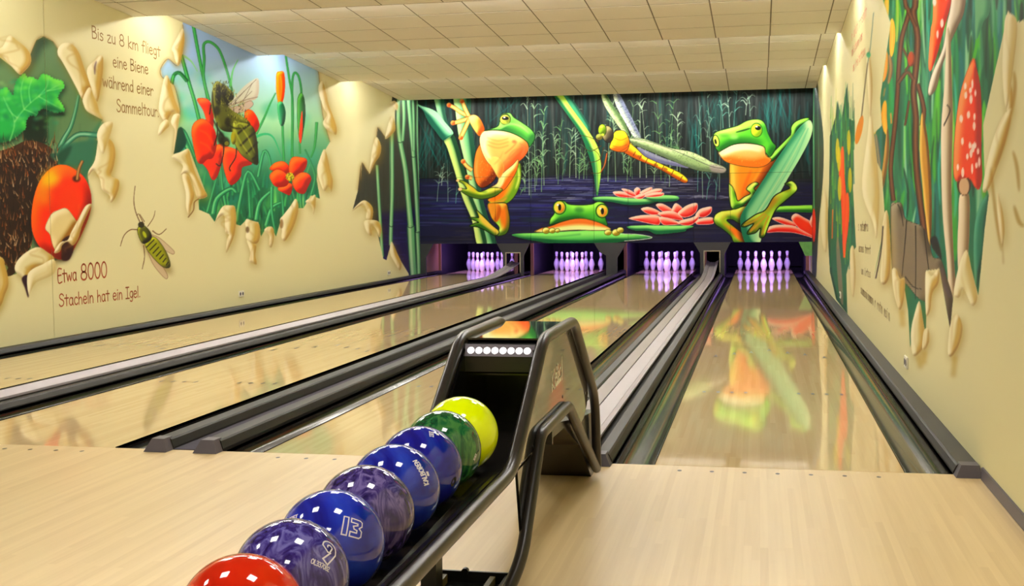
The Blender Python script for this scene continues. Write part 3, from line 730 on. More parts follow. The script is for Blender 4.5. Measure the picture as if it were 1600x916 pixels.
# ------------------------------------------------------------------ pond mural on the mask wall
def paint_pond():
    cv = Canvas(640, 118, 1290, 392, 2.0, (38, 44, 44)); R_ = RNG; cv.ow = 1.7
    rnd = lambda a, b_: a + (b_ - a) * R_.random()
    # reeds in the gloom
    for k in range(1100):
        x = rnd(640, 1290); y0 = rnd(120, 215); c = [(20, 24, 26), (64, 72, 68), (32, 92, 90), (32, 58, 54), (84, 92, 86), (12, 16, 18)][int(rnd(0, 6))]
        if 960 < x < 1010 and c[1] > 85: c = (60, 70, 66)
        cv.line([(x, y0), (x + rnd(-3, 3), y0 + rnd(20, 50)), (x + rnd(-3, 3), y0 + rnd(50, 95))], rnd(1, 4.5), c, rnd(.15, .55), soft=.6, taper=True)
    for (x, y, w) in ((690, 240, 26), (655, 250, 18), (790, 170, 26), (1085, 215, 14), (1110, 175, 20), (1220, 170, 20), (1200, 180, 14), (670, 215, 20)):
        for k in range(16): cv.line([(x + rnd(-w, w), y - rnd(10, 40)), (x + rnd(-w, w), y + rnd(10, 40))], rnd(1.5, 4), (34, 124, 118), rnd(.3, .7), soft=.7, taper=True)
    # water
    cv.shape([(640, 283), (760, 283), (830, 279), (880, 274), (1000, 276), (1080, 278), (1290, 286), (1290, 400), (640, 400)], (38, 37, 66), smooth=False, soft=2.5)
    for k in range(620):
        x = rnd(640, 1285); y = 279 + 108 * R_.random() ** 1.2; L_ = rnd(8, 50)
        if x > 985 or y > 355: c = [(44, 42, 50), (58, 56, 62), (36, 35, 44), (70, 68, 76), (28, 28, 38)][int(rnd(0, 5))]; a = rnd(.3, .6)
        else: c = [(24, 23, 48), (46, 44, 124), (60, 64, 136), (28, 28, 70), (96, 104, 160), (40, 66, 66)][int(rnd(0, 6))]; a = rnd(.25, .6)
        cv.line([(x - L_, y + rnd(-.6, .6)), (x, y), (x + L_, y + rnd(-.6, .6))], rnd(.8, 2.6), c, a, soft=.4, taper=True)
    for k in range(210):
        x = rnd(815, 1000) if k % 3 else rnd(1000, 1075); y = rnd(278, 312); L_ = rnd(4, 26)
        cv.line([(x - L_, y), (x + L_, y)], rnd(.6, 1.6), [(176, 184, 214), (120, 130, 186), (224, 228, 244)][int(rnd(0, 3))], rnd(.35, .85), soft=.25, taper=True)
    for k in range(20):
        x = rnd(1080, 1135); cv.line([(x - rnd(3, 12), 308 + rnd(-3, 3)), (x + rnd(3, 12), 308 + rnd(-3, 3))], .9, (150, 152, 170), .45, soft=.4)
    # pale reeds with drooping leaves
    def reed(x, yb, yt, c, w=1.0, n=7):
        d = rnd(-8, 8); cv.line([(x, yb), (x + d * .3, (yb + yt) / 2), (x + d, yt)], w * 1.2, c, .75, w2=w * .5, soft=.2)
        for i in range(n):
            t = rnd(.2, 1.0); px_, py_ = x + d * t * t, yb + (yt - yb) * t; s_ = 1 if R_.random() < .5 else -1; l = rnd(4, 13); u_ = rnd(3, 10)
            cv.line([(px_, py_), (px_ + s_ * l * .55, py_ - u_), (px_ + s_ * l, py_ - u_ * rnd(.5, 1.1))], 1.7, c, rnd(.4, .85), w2=.4, soft=.15)
    for x, yb, yt in ((836, 300, 156), (846, 300, 170), (827, 305, 150), (872, 288, 185), (870, 280, 205), (890, 278, 200), (905, 280, 230), (912, 280, 195), (900, 278, 150), (838, 290, 240), (820, 300, 250), (850, 290, 215),
                      (962, 284, 160), (950, 284, 175), (985, 276, 165), (1000, 278, 150), (1010, 278, 165), (1033, 282, 158), (1046, 280, 150), (1058, 282, 175), (1063, 280, 200), (1022, 285, 225), (980, 284, 225), (975, 270, 180), (1046, 292, 215)):
        reed(x, yb, yt, [(128, 168, 116), (146, 176, 138), (104, 146, 96), (172, 194, 164)][int(rnd(0, 4))], n=10)
        if R_.random() < .6: reed(x + rnd(-9, 9), yb + rnd(-8, 6), yt + rnd(10, 60), (92, 128, 96), w=.9, n=6)
    for x, yb, yt in ((1098, 310, 150), (1110, 250, 145), (1124, 300, 148), (1140, 200, 140), (1146, 215, 142), (1165, 180, 150), (1172, 182, 148), (1090, 300, 160), (1105, 215, 185), (1118, 312, 260), (1104, 312, 270), (1130, 200, 150), (700, 316, 250), (712, 318, 262), (683, 315, 260), (728, 316, 268), (690, 290, 255)):
        reed(x, yb, yt, [(170, 190, 170), (130, 160, 140), (96, 150, 136)][int(rnd(0, 3))], n=4)
    # ---- left stems and curled leaf
    cv.crop(610, 130, 4.706)
    G = ((118, 178, 112), (196, 222, 150), (44, 84, 62))
    cv.shape([(315, 60), (385, 60), (400, 200), (430, 340), (385, 320), (350, 230)], (104, 172, 132), inner=[((44, 90, 72), -3, 0, 3, 1.1), ((176, 218, 170), 3, 0, 4, .7)])
    cv.shape([(465, 60), (580, 60), (592, 260), (620, 480), (650, 700), (700, 930), (790, 1220), (700, 1220), (610, 890), (560, 640), (505, 400), (480, 220)], (112, 176, 124), inner=[((40, 84, 66), -4, 0, 4, 1.2), ((186, 220, 160), 4, 0, 5, .9)], shadow=((14, 20, 20), -2, 1, 3, .7))
    cv.shape([(395, 415), (455, 372), (500, 470), (540, 620), (600, 830), (650, 960), (710, 1180), (640, 1190), (600, 1010), (530, 840), (470, 640), (420, 480)], (116, 176, 100), inner=[((36, 76, 52), -4, 0, 4, 1.2), ((206, 222, 138), 4, -1, 6, 1.0)], shadow=((14, 20, 20), -2, 1, 3, .7))
    cv.shape([(158, 128), (200, 165), (240, 200), (262, 250), (290, 300), (330, 350), (385, 418), (420, 405), (458, 378), (455, 350), (400, 285), (355, 225), (300, 190), (225, 165)], (92, 170, 128), inner=[((34, 92, 76), 3, -3, 5, 1.1), ((170, 222, 178), -3, 4, 6, .9)], shadow=((14, 20, 20), -2, 2, 3, .7))
    cv.line([(165, 135), (250, 190), (340, 260), (445, 370)], .9, (200, 235, 205), .7, soft=.3)
    cv.line([(388, 418), (420, 396), (458, 378)], .9, (30, 66, 56), .8)
    # ---- climbing frog
    OR = [((178, 84, 24), -4, -3, 5, 1.0), ((255, 226, 150), 4, 4, 7, .9)]
    def finger(pts, w, tip): 
        cv.line(pts, w + 1.6, (86, 44, 16), .8, soft=.3); cv.line(pts, w, (236, 168, 84), 1); cv.line(pts, w * .45, (252, 214, 140), .9, soft=.5)
        cv.ball(tip[0], tip[1], 17, 17, (238, 160, 88), inner=[((200, 96, 44), -1.5, -1.5, 2, .9)])
    finger([(590, 250), (520, 215), (470, 180), (430, 160)], 5.2, (430, 160)); finger([(575, 240), (550, 190), (530, 135)], 5.2, (525, 132))
    finger([(590, 255), (530, 275), (470, 292)], 5.6, (460, 292)); finger([(580, 265), (555, 320), (520, 395)], 5.6, (518, 402))
    cv.shape([(570, 250), (610, 232), (650, 250), (680, 300), (692, 350), (655, 390), (620, 350), (590, 300)], (240, 186, 92), inner=OR, outline=((70, 40, 18), .5, .6))
    finger([(600, 640), (560, 610), (530, 570)], 5, (535, 575)); finger([(600, 700), (570, 690)], 5, (565, 690))
    cv.shape([(660, 445), (630, 500), (614, 580), (612, 660), (632, 735), (672, 770), (730, 745), (778, 690), (785, 620), (740, 540), (700, 470)], (222, 112, 40), inner=[((120, 54, 22), -3, -4, 6, 1.2), ((244, 156, 74), 4, 2, 8, .8)], outline=((40, 24, 14), .8, .8))
    for k in range(60): cv.ball(rnd(630, 760), rnd(560, 750), rnd(2, 6), rnd(2, 6), (240, 160, 90), a=rnd(.2, .5))
    cv.shape([(955, 590), (962, 680), (945, 770), (900, 850), (840, 890), (760, 890), (715, 855), (790, 820), (830, 740), (860, 640), (900, 580)], (206, 188, 66), inner=[((228, 118, 30), 2, 6, 9, 1.3), ((110, 150, 40), -5, -2, 6, 1.0)], outline=((40, 50, 20), .8, .8))
    cv.shape([(690, 352), (770, 345), (860, 355), (940, 385), (1000, 428), (1016, 480), (985, 540), (930, 590), (900, 640), (850, 660), (790, 640), (720, 590), (675, 510), (656, 430), (664, 380)], (246, 182, 104), inner=[((214, 98, 48), -5, -5, 10, 1.0), ((255, 240, 178), 6, 5, 8, 1.0)], outline=((90, 50, 20), .6, .6))
    for dy in (0, 26, 52): cv.line([(710, 400 + dy), (790, 425 + dy), (870, 405 + dy)], 1.4, (212, 104, 52), .55, soft=.8)
    for q in ([(870, 560), (930, 500), (980, 470)], [(840, 520), (900, 470), (930, 430)]): cv.line(q, 1.6, (214, 96, 56), .6, soft=1)
    cv.ball(910, 430, 16, 12, (208, 84, 60), a=.6, soft=1)
    cv.shape([(850, 640), (900, 600), (940, 560), (930, 640), (880, 730), (830, 790), (770, 800), (700, 790), (780, 740), (800, 690)], (244, 180, 88), inner=[((214, 110, 40), -4, -2, 5, 1), ((255, 236, 160), 4, 2, 5, .8)], outline=((80, 44, 18), .6, .7))
    cv.shape([(720, 560), (780, 540), (830, 590), (830, 650), (800, 700), (760, 640)], (252, 206, 120), inner=[((224, 130, 60), -3, -3, 5, .9)])
    cv.shape([(485, 712), (540, 720), (610, 765), (660, 800), (740, 768), (815, 775), (818, 795), (770, 830), (700, 850), (640, 850), (570, 828), (520, 795), (505, 770), (560, 780), (540, 745)], (176, 196, 52), inner=[((232, 156, 66), -7, 0, 9, 1.0), ((222, 236, 110), 3, 3, 5, .7), ((80, 110, 30), 0, -4, 4, .9)], outline=((36, 44, 18), .8, .8))
    cv.ball(512, 780, 14, 12, (244, 196, 150)); cv.ball(495, 716, 12, 9, (244, 190, 130))
    cv.ball(690, 800, 24, 8, (96, 140, 50), a=.6, soft=1)
    cv.shape([(690, 350), (760, 330), (795, 310), (808, 262), (835, 225), (880, 220), (908, 252), (960, 285), (1030, 335), (1062, 380), (1055, 425), (1022, 468), (1004, 432), (940, 388), (860, 357), (770, 345)], (98, 176, 74), inner=[((52, 112, 56), -3, -5, 6, 1.1), ((158, 220, 112), 3, 5, 6, .9)], outline=((24, 52, 26), .9, .8))
    cv.line([(690, 350), (770, 344), (860, 356), (940, 387), (1004, 430), (1020, 465)], .9, (30, 54, 24), .8)
    cv.ball(845, 265, 42, 44, (70, 92, 40)); cv.ball(843, 268, 35, 34, (206, 198, 96), inner=[((120, 130, 50), -2, -2, 3, .9)]); cv.ball(845, 258, 26, 14, (18, 18, 14)); cv.ball(838, 252, 8, 5, (245, 245, 235)); cv.ball(842, 290, 14, 8, (160, 170, 70))
    for q, c, w, a in (([(800, 335), (880, 300), (960, 320), (1020, 370)], (176, 226, 130), 3, .7), ([(900, 350), (980, 390), (1030, 440)], (60, 128, 62), 3, .7), ([(690, 440), (700, 500), (740, 560)], (255, 246, 200), 4, .7), ([(700, 375), (780, 365), (860, 380)], (255, 244, 210), 3, .6), ([(950, 440), (985, 480), (960, 540)], (226, 120, 80), 4, .6), ([(820, 600), (860, 560), (900, 500), (960, 480)], (226, 116, 70), 1.6, .7), ([(760, 600), (800, 560), (830, 500)], (230, 130, 70), 1.4, .6), ([(940, 620), (945, 700), (920, 780)], (236, 236, 130), 3, .8), ([(860, 840), (820, 870), (770, 875)], (240, 150, 60), 3, .7), ([(840, 680), (820, 740), (790, 780)], (255, 240, 190), 2.4, .8), ([(640, 560), (630, 640), (650, 720)], (250, 176, 110), 2.4, .6)):
        cv.line(q, w, c, a, soft=1.2, taper=True)
    # leg and webbed foot
    cv.crop(610, 280, 4.706)
    cv.shape([(715, 180), (780, 175), (850, 178), (868, 230), (878, 300), (870, 370), (840, 408), (780, 415), (800, 360), (770, 320), (738, 275)], (150, 196, 60), inner=[((226, 122, 38), -9, 0, 8, 1.2), ((214, 240, 120), 5, 3, 6, .8), ((60, 100, 30), -2, -3, 4, .7)], outline=((28, 44, 18), .9, .9))
    cv.shape([(718, 185), (790, 180), (815, 220), (800, 290), (775, 315), (742, 275)], (228, 134, 44), inner=[((170, 84, 24), -3, -3, 4, .8)], a=.85, soft=.6)
    cv.shape([(575, 280), (630, 282), (650, 280), (630, 225), (690, 280), (745, 335), (800, 385), (770, 416), (700, 378), (640, 352), (580, 346), (620, 325), (650, 318), (610, 300)], (140, 190, 56), inner=[((52, 100, 34), 2, -3, 4, 1), ((226, 190, 84), -5, 3, 6, .8)], outline=((26, 40, 18), .9, .9))
    # ---- big tilted stem above the peeking frog
    cv.crop(610, 130, 4.706)
    cv.shape([(1270, 70), (1330, 110), (1400, 210), (1470, 330), (1440, 350), (1380, 250), (1300, 140)], (70, 150, 112), inner=[((30, 80, 66), -2, 0, 2, .9)])
    cv.shape([(1190, 70), (1260, 80), (1330, 180), (1440, 330), (1505, 430), (1540, 520), (1548, 640), (1535, 760), (1520, 830), (1505, 740), (1480, 600), (1440, 480), (1390, 360), (1300, 230)], (112, 196, 74), inner=[((32, 104, 70), 4, -3, 4, 1.2), ((186, 226, 96), -3, 3, 5, .9)], shadow=((14, 18, 18), -2, 2, 3, .7))
    cv.line([(1230, 90), (1380, 290), (1490, 480), (1522, 800)], 1.1, (210, 240, 160), .7, soft=.4)
    # ---- dragonfly
    cv.crop(940, 130, 4.706)
    def veins(pts, n, c, a=.7):
        A = np.asarray(pts, float)
        for k in range(n):
            i, j = R_.integers(0, len(A), 2); t = R_.random()
            p = A[i] * t + A[j] * (1 - t); q = p + np.array([rnd(-22, 22), rnd(-16, 16)]); cv.line([p, q], .45, c, a)
    w1 = [(-5, 70), (30, 80), (90, 170), (160, 270), (205, 385), (160, 360), (90, 270), (20, 160)]
    cv.shape(w1, (148, 170, 120), a=.92, inner=[((84, 110, 70), -3, 0, 3, .9), ((214, 226, 180), 3, 0, 4, .7)]); veins(w1, 70, (60, 74, 50))
    w2 = [(85, 75), (130, 80), (185, 180), (240, 290), (290, 405), (240, 400), (180, 300), (110, 170)]
    cv.shape(w2, (156, 168, 150), a=.92, inner=[((108, 112, 160), -2, 3, 6, .9), ((222, 230, 214), 3, 0, 3, .7)]); veins(w2, 110, (48, 52, 70))
    cv.shape([(260, 470), (360, 510), (480, 560), (600, 600), (640, 625), (560, 612), (440, 590), (330, 550)], (150, 150, 178), a=.85, inner=[((96, 96, 130), 0, -3, 3, .8)])
    w3 = [(200, 402), (300, 408), (400, 440), (520, 480), (640, 500), (730, 535), (810, 580), (890, 612), (916, 636), (890, 660), (820, 655), (720, 645), (620, 612), (500, 560), (380, 510), (280, 470), (220, 440)]
    cv.shape(w3, (152, 176, 122), a=.95, inner=[((96, 112, 84), 0, -3, 4, .9), ((208, 224, 176), 0, 4, 5, .8)], outline=((60, 66, 56), .5, .7)); veins(w3, 240, (70, 92, 52), .6)
    cv.shape([(800, 600), (880, 612), (916, 636), (890, 660), (810, 650)], (160, 140, 146), a=.7, soft=1.2)
    cv.line([(205, 405), (330, 425), (480, 475), (640, 540), (800, 610), (900, 630)], .9, (60, 64, 60), .8)
    ab = [(190, 430), (250, 475), (320, 540), (410, 582), (520, 632), (590, 668), (634, 712), (612, 734), (540, 700), (450, 645), (360, 602), (270, 566), (190, 525), (150, 490)]
    cv.shape(ab, (236, 160, 26), inner=[((168, 84, 16), 0, -4, 4, 1.1), ((250, 224, 60), 0, 4, 4, .9)], outline=((66, 40, 10), .6, .8))
    for (x, y) in ((240, 520), (285, 545), (330, 570), (395, 598), (450, 622), (520, 660), (585, 700)): cv.line([(x - 8, y + 16), (x + 10, y - 18)], 1.4, (90, 50, 14), .75)
    for (x, y) in ((400, 600), (470, 630), (280, 540)): cv.ball(x, y, 18, 9, (120, 60, 16), a=.6, rot=25)
    cv.shape([(80, 380), (110, 350), (165, 352), (195, 395), (205, 450), (180, 500), (120, 505), (60, 480), (70, 430)], (238, 176, 34), inner=[((186, 96, 20), -2, -4, 5, 1.1), ((200, 214, 60), 2, 5, 5, .9)], outline=((70, 44, 12), .7, .8))
    for q in ([(80, 460), (130, 470), (190, 450)], [(90, 400), (140, 420), (190, 400)], [(130, 505), (190, 470), (215, 430)]): cv.line(q, .8, (96, 56, 14), .7)
    cv.ball(45, 375, 42, 62, (92, 84, 66), rot=-8, inner=[((50, 44, 36), -2, -3, 4, 1), ((170, 160, 110), 3, 4, 4, .8)], outline=((30, 26, 20), .7, .9))
    cv.ball(5, 345, 30, 44, (150, 186, 40), inner=[((80, 104, 24), -2, -3, 4, 1)], outline=((40, 40, 20), .6, .9)); cv.ball(-2, 320, 12, 8, (226, 240, 110), a=.8); cv.ball(8, 380, 12, 10, (216, 232, 90), a=.7)
    cv.ball(-18, 395, 24, 22, (176, 180, 90), a=.9, inner=[((90, 80, 30), -1, -2, 2, .9)])
    cv.crop(610, 130, 4.706)
    for q in ([(1530, 430), (1470, 400), (1400, 382)], [(1550, 460), (1480, 500), (1430, 480)], [(1570, 470), (1540, 560), (1460, 585)], [(1590, 520), (1580, 610), (1540, 660), (1475, 660)], [(1600, 500), (1560, 600), (1530, 520), (1460, 470)]): cv.line(q, 1.3, (84, 56, 30), .95, w2=.7)
    cv.line([(1592, 515), (1575, 600), (1545, 655)], 1.3, (206, 110, 50), .9)
    # ---- lily pads and lotus flowers
    cv.crop(940, 280, 4.706)
    PAD = dict(inner=[((28, 96, 62), 0, -3, 4, 1.0), ((150, 216, 130), 0, 3, 4, .8)], shadow=((16, 16, 22), 0, 2, 2, .7))
    cv.shape([(-60, 135), (60, 128), (200, 140), (400, 148), (414, 162), (340, 182), (200, 190), (60, 165), (-40, 160)], (62, 128, 96), **PAD)
    cv.shape([(330, 130), (430, 118), (540, 122), (570, 140), (540, 160), (430, 166), (360, 155)], (84, 156, 96), **PAD)
    PET = dict(inner=[((196, 44, 40), -1.2, -2.2, 3, .9), ((255, 196, 176), 1.5, 2.2, 2.4, .8)], outline=((250, 214, 200), .45, .8))
    def petals(L_, c=(238, 104, 88)):
        for p in L_: cv.shape(p, c, **PET)
    petals([[(84, 95), (140, 90), (200, 110), (240, 135), (150, 132), (105, 120)], [(146, 72), (200, 78), (250, 110), (260, 132), (200, 115)], [(285, 95), (340, 66), (372, 64), (350, 96), (300, 122)], [(300, 112), (380, 75), (442, 74), (432, 96), (350, 120)],
            [(300, 126), (390, 98), (456, 103), (440, 124), (350, 132)], [(240, 78), (262, 62), (284, 78), (275, 115), (250, 118)], [(238, 132), (285, 110), (322, 116), (298, 142), (258, 144)]], (236, 116, 106))
    cv.shape([(186, 350), (300, 340), (480, 342), (672, 345), (625, 368), (610, 384), (500, 398), (400, 404), (340, 378), (250, 378)], (74, 164, 80), **PAD)
    petals([[(290, 218), (340, 206), (400, 225), (440, 255), (370, 262), (320, 245)], [(400, 188), (440, 180), (500, 210), (545, 248), (470, 245), (425, 220)], [(515, 235), (540, 180), (575, 195), (595, 225), (560, 255)], [(560, 250), (610, 205), (660, 182), (702, 180), (700, 230), (660, 268), (600, 280)],
            [(690, 270), (720, 225), (770, 208), (808, 206), (800, 250), (750, 280)], [(200, 290), (270, 270), (360, 264), (425, 275), (428, 325), (400, 335), (290, 312)], [(415, 250), (480, 235), (545, 245), (600, 300), (510, 292), (440, 275)], [(695, 300), (760, 284), (815, 285), (822, 325), (760, 333), (700, 330)],
            [(420, 280), (480, 285), (540, 305), (585, 328), (510, 336), (450, 332)], [(555, 320), (600, 300), (660, 285), (716, 262), (705, 300), (660, 336), (600, 338)]])
    cv.crop(940, 280, 4.706)
    cv.shape([(1270, 236), (1300, 204), (1420, 196), (1600, 196), (1600, 242), (1400, 242)], (96, 176, 52), inner=[((40, 104, 40), 0, -3, 3, 1), ((160, 226, 90), 0, 3, 3, .7)])
    petals([[(1252, 290), (1300, 280), (1370, 300), (1440, 335), (1400, 350), (1310, 320)], [(1395, 290), (1425, 254), (1480, 280), (1560, 330), (1620, 420), (1540, 430), (1450, 360)], [(1215, 360), (1280, 338), (1400, 342), (1480, 380), (1560, 430), (1420, 395), (1300, 388), (1215, 392)], [(1530, 320), (1560, 250), (1640, 230), (1640, 400), (1570, 380)]], (232, 70, 42))
    # ---- peeking frog on its pad
    cv.crop(610, 280, 4.706)
    cv.shape([(893, 410), (960, 400), (1080, 396), (1400, 380), (1600, 380), (1740, 405), (1840, 408), (1925, 428), (1880, 440), (1780, 446), (1690, 462), (1550, 478), (1400, 484), (1210, 478), (1080, 456), (970, 436)], (76, 168, 84), inner=[((26, 92, 56), 0, -4, 4, 1.1), ((146, 220, 116), 0, 5, 7, .9)], shadow=((14, 14, 20), 0, 2, 3, .8))
    cv.line([(1640, 405), (1800, 405), (1925, 428), (1850, 444), (1720, 455)], .9, (226, 236, 226), .9)
    cv.line([(1000, 420), (1200, 425), (1400, 405)], 2, (56, 140, 74), .6, soft=1)
    cv.shape([(1168, 338), (1176, 290), (1205, 250), (1200, 200), (1228, 162), (1275, 160), (1312, 184), (1400, 190), (1480, 184), (1520, 166), (1565, 172), (1594, 205), (1596, 250), (1582, 285), (1592, 345), (1500, 322), (1400, 292), (1300, 302), (1220, 325)], (88, 176, 58), inner=[((34, 96, 40), -2, -3, 5, 1.0), ((156, 224, 90), 2, 4, 6, 1.0)], outline=((18, 44, 18), .9, .9))
    cv.ball(1388, 228, 34, 22, (46, 112, 56), a=.7, soft=2); cv.ball(1490, 270, 60, 14, (60, 140, 60), a=.5, soft=2)
    cv.shape([(1058, 388), (1110, 360), (1180, 345), (1250, 318), (1340, 294), (1420, 290), (1500, 308), (1570, 335), (1620, 372), (1500, 378), (1380, 374), (1250, 382), (1150, 392)], (244, 188, 96), inner=[((214, 118, 50), 0, 5, 6, 1.1), ((255, 238, 170), 0, -4, 5, .8)], outline=((60, 60, 20), .7, .8))
    for x, y, s_ in ((1145, 378, 28), (1190, 378, 24), (1228, 378, 18), (1600, 392, 26), (1660, 362 + 30, 30), (1690, 375, 26)): cv.ball(x, y, s_, s_ * .8, (222, 196, 84), inner=[((150, 130, 40), -1.5, -2, 2.5, 1), ((250, 236, 150), 1, 2, 2, .7)], outline=((70, 80, 24), .5, .8))
    for ex in (1243, 1557):
        cv.ball(ex, 208 if ex < 1400 else 234, 46, 50, (120, 168, 56), outline=((30, 50, 20), .9, .9)); cv.ball(ex, 208 if ex < 1400 else 234, 38, 42, (226, 202, 80), inner=[((196, 120, 40), -1.5, -1.5, 3, .9)])
        cv.ball(ex + 2, 208 if ex < 1400 else 236, 12, 24, (24, 20, 16)); cv.ball(ex - 12, 190 if ex < 1400 else 216, 8, 7, (250, 250, 240))
    # ---- right frog hugging a stem
    cv.crop(940, 280, 4.706)
    cv.shape([(940, 30), (955, -180), (1080, -150), (1240, -190), (1300, -190), (1240, -60), (1160, 60), (1080, 170), (1010, 230), (960, 160)], (232, 138, 38), inner=[((170, 84, 20), -5, -3, 8, 1.0), ((252, 204, 90), 5, 3, 8, .8)], outline=((60, 40, 14), .8, .7))
    cv.shape([(822, 300), (835, 262), (880, 235), (950, 226), (1040, 200), (1085, 195), (1060, 250), (1020, 325), (965, 300), (920, 302), (975, 350), (1060, 415), (1140, 470), (1060, 500), (975, 468), (950, 420), (890, 368), (840, 335)], (142, 186, 48), inner=[((220, 118, 34), -7, 5, 8, 1.0), ((214, 236, 110), 4, 3, 6, .9), ((60, 96, 28), 0, -3, 4, .8)], outline=((26, 40, 16), 1.0, .9))
    cv.shape([(935, 30), (965, 60), (985, 110), (1002, 160), (1050, 130), (1095, 105), (1065, 75), (1085, 45), (1125, 22), (1155, 35), (1120, 70), (1145, 95), (1120, 130), (1060, 180), (1000, 215), (955, 212), (938, 130)], (124, 186, 50), inner=[((48, 100, 30), -2, -3, 4, .9), ((212, 240, 120), 3, 3, 4, .8)], outline=((26, 44, 18), .9, .9))
    cv.crop(940, 130, 4.706)
    cv.shape([(1390, 380), (1395, 320), (1430, 280), (1500, 255), (1528, 262), (1500, 300), (1450, 330), (1420, 400), (1340, 480), (1260, 570), (1205, 560), (1280, 490)], (90, 178, 56), inner=[((34, 96, 34), -2, -3, 4, 1), ((164, 232, 96), 3, 3, 4, .9)], outline=((22, 44, 18), .9, .9))
    cv.shape([(1526, 272), (1552, 320), (1532, 410), (1460, 550), (1370, 700), (1290, 840), (1200, 960), (1160, 1190), (1060, 1180), (1020, 1000), (1080, 880), (1190, 710), (1300, 540), (1400, 400), (1460, 320)], (132, 190, 140), inner=[((38, 112, 84), 5, -3, 5, 1.1), ((206, 224, 170), -4, 3, 6, .9)], shadow=((14, 20, 18), -3, 2, 3, .8))
    for d_ in (0, 22, 50): cv.line([(1500 + d_ * .4, 330), (1380 + d_, 540), (1250 + d_, 760), (1130 + d_ * .6, 960)], .9, (80, 160, 120) if d_ != 22 else (214, 206, 150), .75, soft=.3)
    cv.crop(940, 280, 4.706)
    cv.shape([(1345, 35), (1395, 12), (1432, 40), (1438, 80), (1400, 120), (1340, 170), (1285, 220), (1250, 290), (1215, 380), (1195, 425), (1162, 425), (1168, 360), (1130, 395), (1075, 405), (1078, 380), (1120, 325), (1060, 350), (1028, 345), (1050, 318), (1130, 262), (1205, 225), (1265, 130), (1330, 90), (1385, 65)], (140, 176, 50), inner=[((176, 110, 34), 6, -2, 8, .9), ((206, 240, 100), -4, 4, 5, .9), ((58, 92, 28), 2, -3, 3, .8)], outline=((26, 40, 16), 1.1, .95))
    for q in ([(1200, 250), (1120, 310), (1045, 340)], [(1215, 260), (1160, 320), (1090, 390)], [(1230, 270), (1200, 340), (1178, 415)]): cv.line(q, 2.6, (186, 148, 50), .9, soft=.5)
    cv.crop(940, 130, 4.706)
    cv.shape([(815, 415), (822, 380), (850, 355), (920, 335), (1000, 312), (1060, 280), (1115, 266), (1170, 270), (1205, 305), (1225, 370), (1255, 430), (1282, 470), (1240, 540), (1205, 510), (1190, 465), (1080, 442), (970, 452), (890, 500), (855, 500), (830, 460)], (92, 180, 54), inner=[((38, 106, 38), -3, -4, 6, 1.0), ((170, 232, 96), 3, 5, 7, 1.0)], outline=((22, 48, 20), .9, .9))
    cv.line([(985, 362), (1040, 348), (1095, 332)], 2.6, (24, 52, 24), .9, soft=.4, taper=True); cv.ball(975, 395, 30, 20, (176, 226, 130), a=.6, soft=2); cv.ball(900, 385, 40, 14, (60, 130, 50), a=.6, soft=2)
    cv.shape([(858, 512), (890, 490), (970, 452), (1080, 444), (1190, 466), (1208, 530), (1248, 560), (1215, 600), (1150, 620), (1040, 612), (950, 592), (895, 565)], (246, 180, 104), inner=[((226, 118, 34), -3, -6, 8, 1.1), ((255, 240, 190), 3, 5, 6, .8)], outline=((70, 50, 20), .7, .7))
    cv.line([(862, 508), (900, 485), (975, 450), (1080, 440), (1185, 460)], 1.3, (24, 44, 20), .85)
    cv.ball(842, 425, 22, 44, (196, 216, 96), rot=-12, outline=((24, 40, 18), .8, .9)); cv.ball(838, 430, 8, 20, (34, 34, 20), rot=-12)
    cv.ball(1140, 345, 45, 54, (60, 110, 30)); cv.ball(1138, 346, 38, 46, (200, 220, 60), inner=[((130, 160, 30), -2, -2, 3, .9)]); cv.ball(1150, 330, 22, 16, (20, 22, 14)); cv.ball(1140, 320, 8, 6, (250, 250, 240))
    for q, c, w, a in (([(860, 365), (940, 345), (1030, 320)], (206, 246, 150), 3, .8), ([(1180, 300), (1205, 370), (1240, 440)], (60, 150, 60), 4, .7), ([(900, 440), (980, 425), (1080, 415), (1170, 430)], (54, 124, 50), 3, .7), ([(1100, 280), (1160, 282)], (214, 250, 150), 2, .8), ([(900, 520), (980, 490), (1080, 480), (1170, 500)], (255, 240, 206), 4, .7), ([(960, 600), (970, 700), (975, 800)], (250, 206, 100), 4, .7), ([(1100, 640), (1060, 740), (1030, 830)], (206, 92, 24), 5, .6), ([(1180, 620), (1130, 700), (1100, 760)], (252, 190, 80), 3, .6)):
        cv.line(q, w, c, a, soft=1.3, taper=True)
    for k in range(40): cv.ball(rnd(880, 1190), rnd(500, 600), rnd(2, 5), rnd(2, 4), (252, 214, 120), a=rnd(.15, .4))
    cv.crop(0, 0, 1)
    return cv
# ------------------------------------------------------------------ panels
def mural_mat(name, rough):
    mt, nt, b = new_mat(name); at = nt.nodes.new('ShaderNodeAttribute'); at.attribute_name = 'paint'
    nt.links.new(at.outputs['Color'], b.inputs['Base Color']); setin(b, 'Roughness', rough); setin(b, 'Specular IOR Level', .18)
    tc = nt.nodes.new('ShaderNodeTexCoord'); nz = nt.nodes.new('ShaderNodeTexNoise'); nz.inputs['Scale'].default_value = 90
    nt.links.new(tc.outputs['Object'], nz.inputs['Vector']); bp_ = nt.nodes.new('ShaderNodeBump'); bp_.inputs['Strength'].default_value = .05; bp_.inputs['Distance'].default_value = .001
    nt.links.new(nz.outputs['Fac'], bp_.inputs['Height']); nt.links.new(bp_.outputs['Normal'], b.inputs['Normal'])
    return mt
M['mural'] = mural_mat('mural_paint', .55)
def to_lin(c): return np.where(c <= .04045, c / 12.92, ((c + .055) / 1.055) ** 2.4)
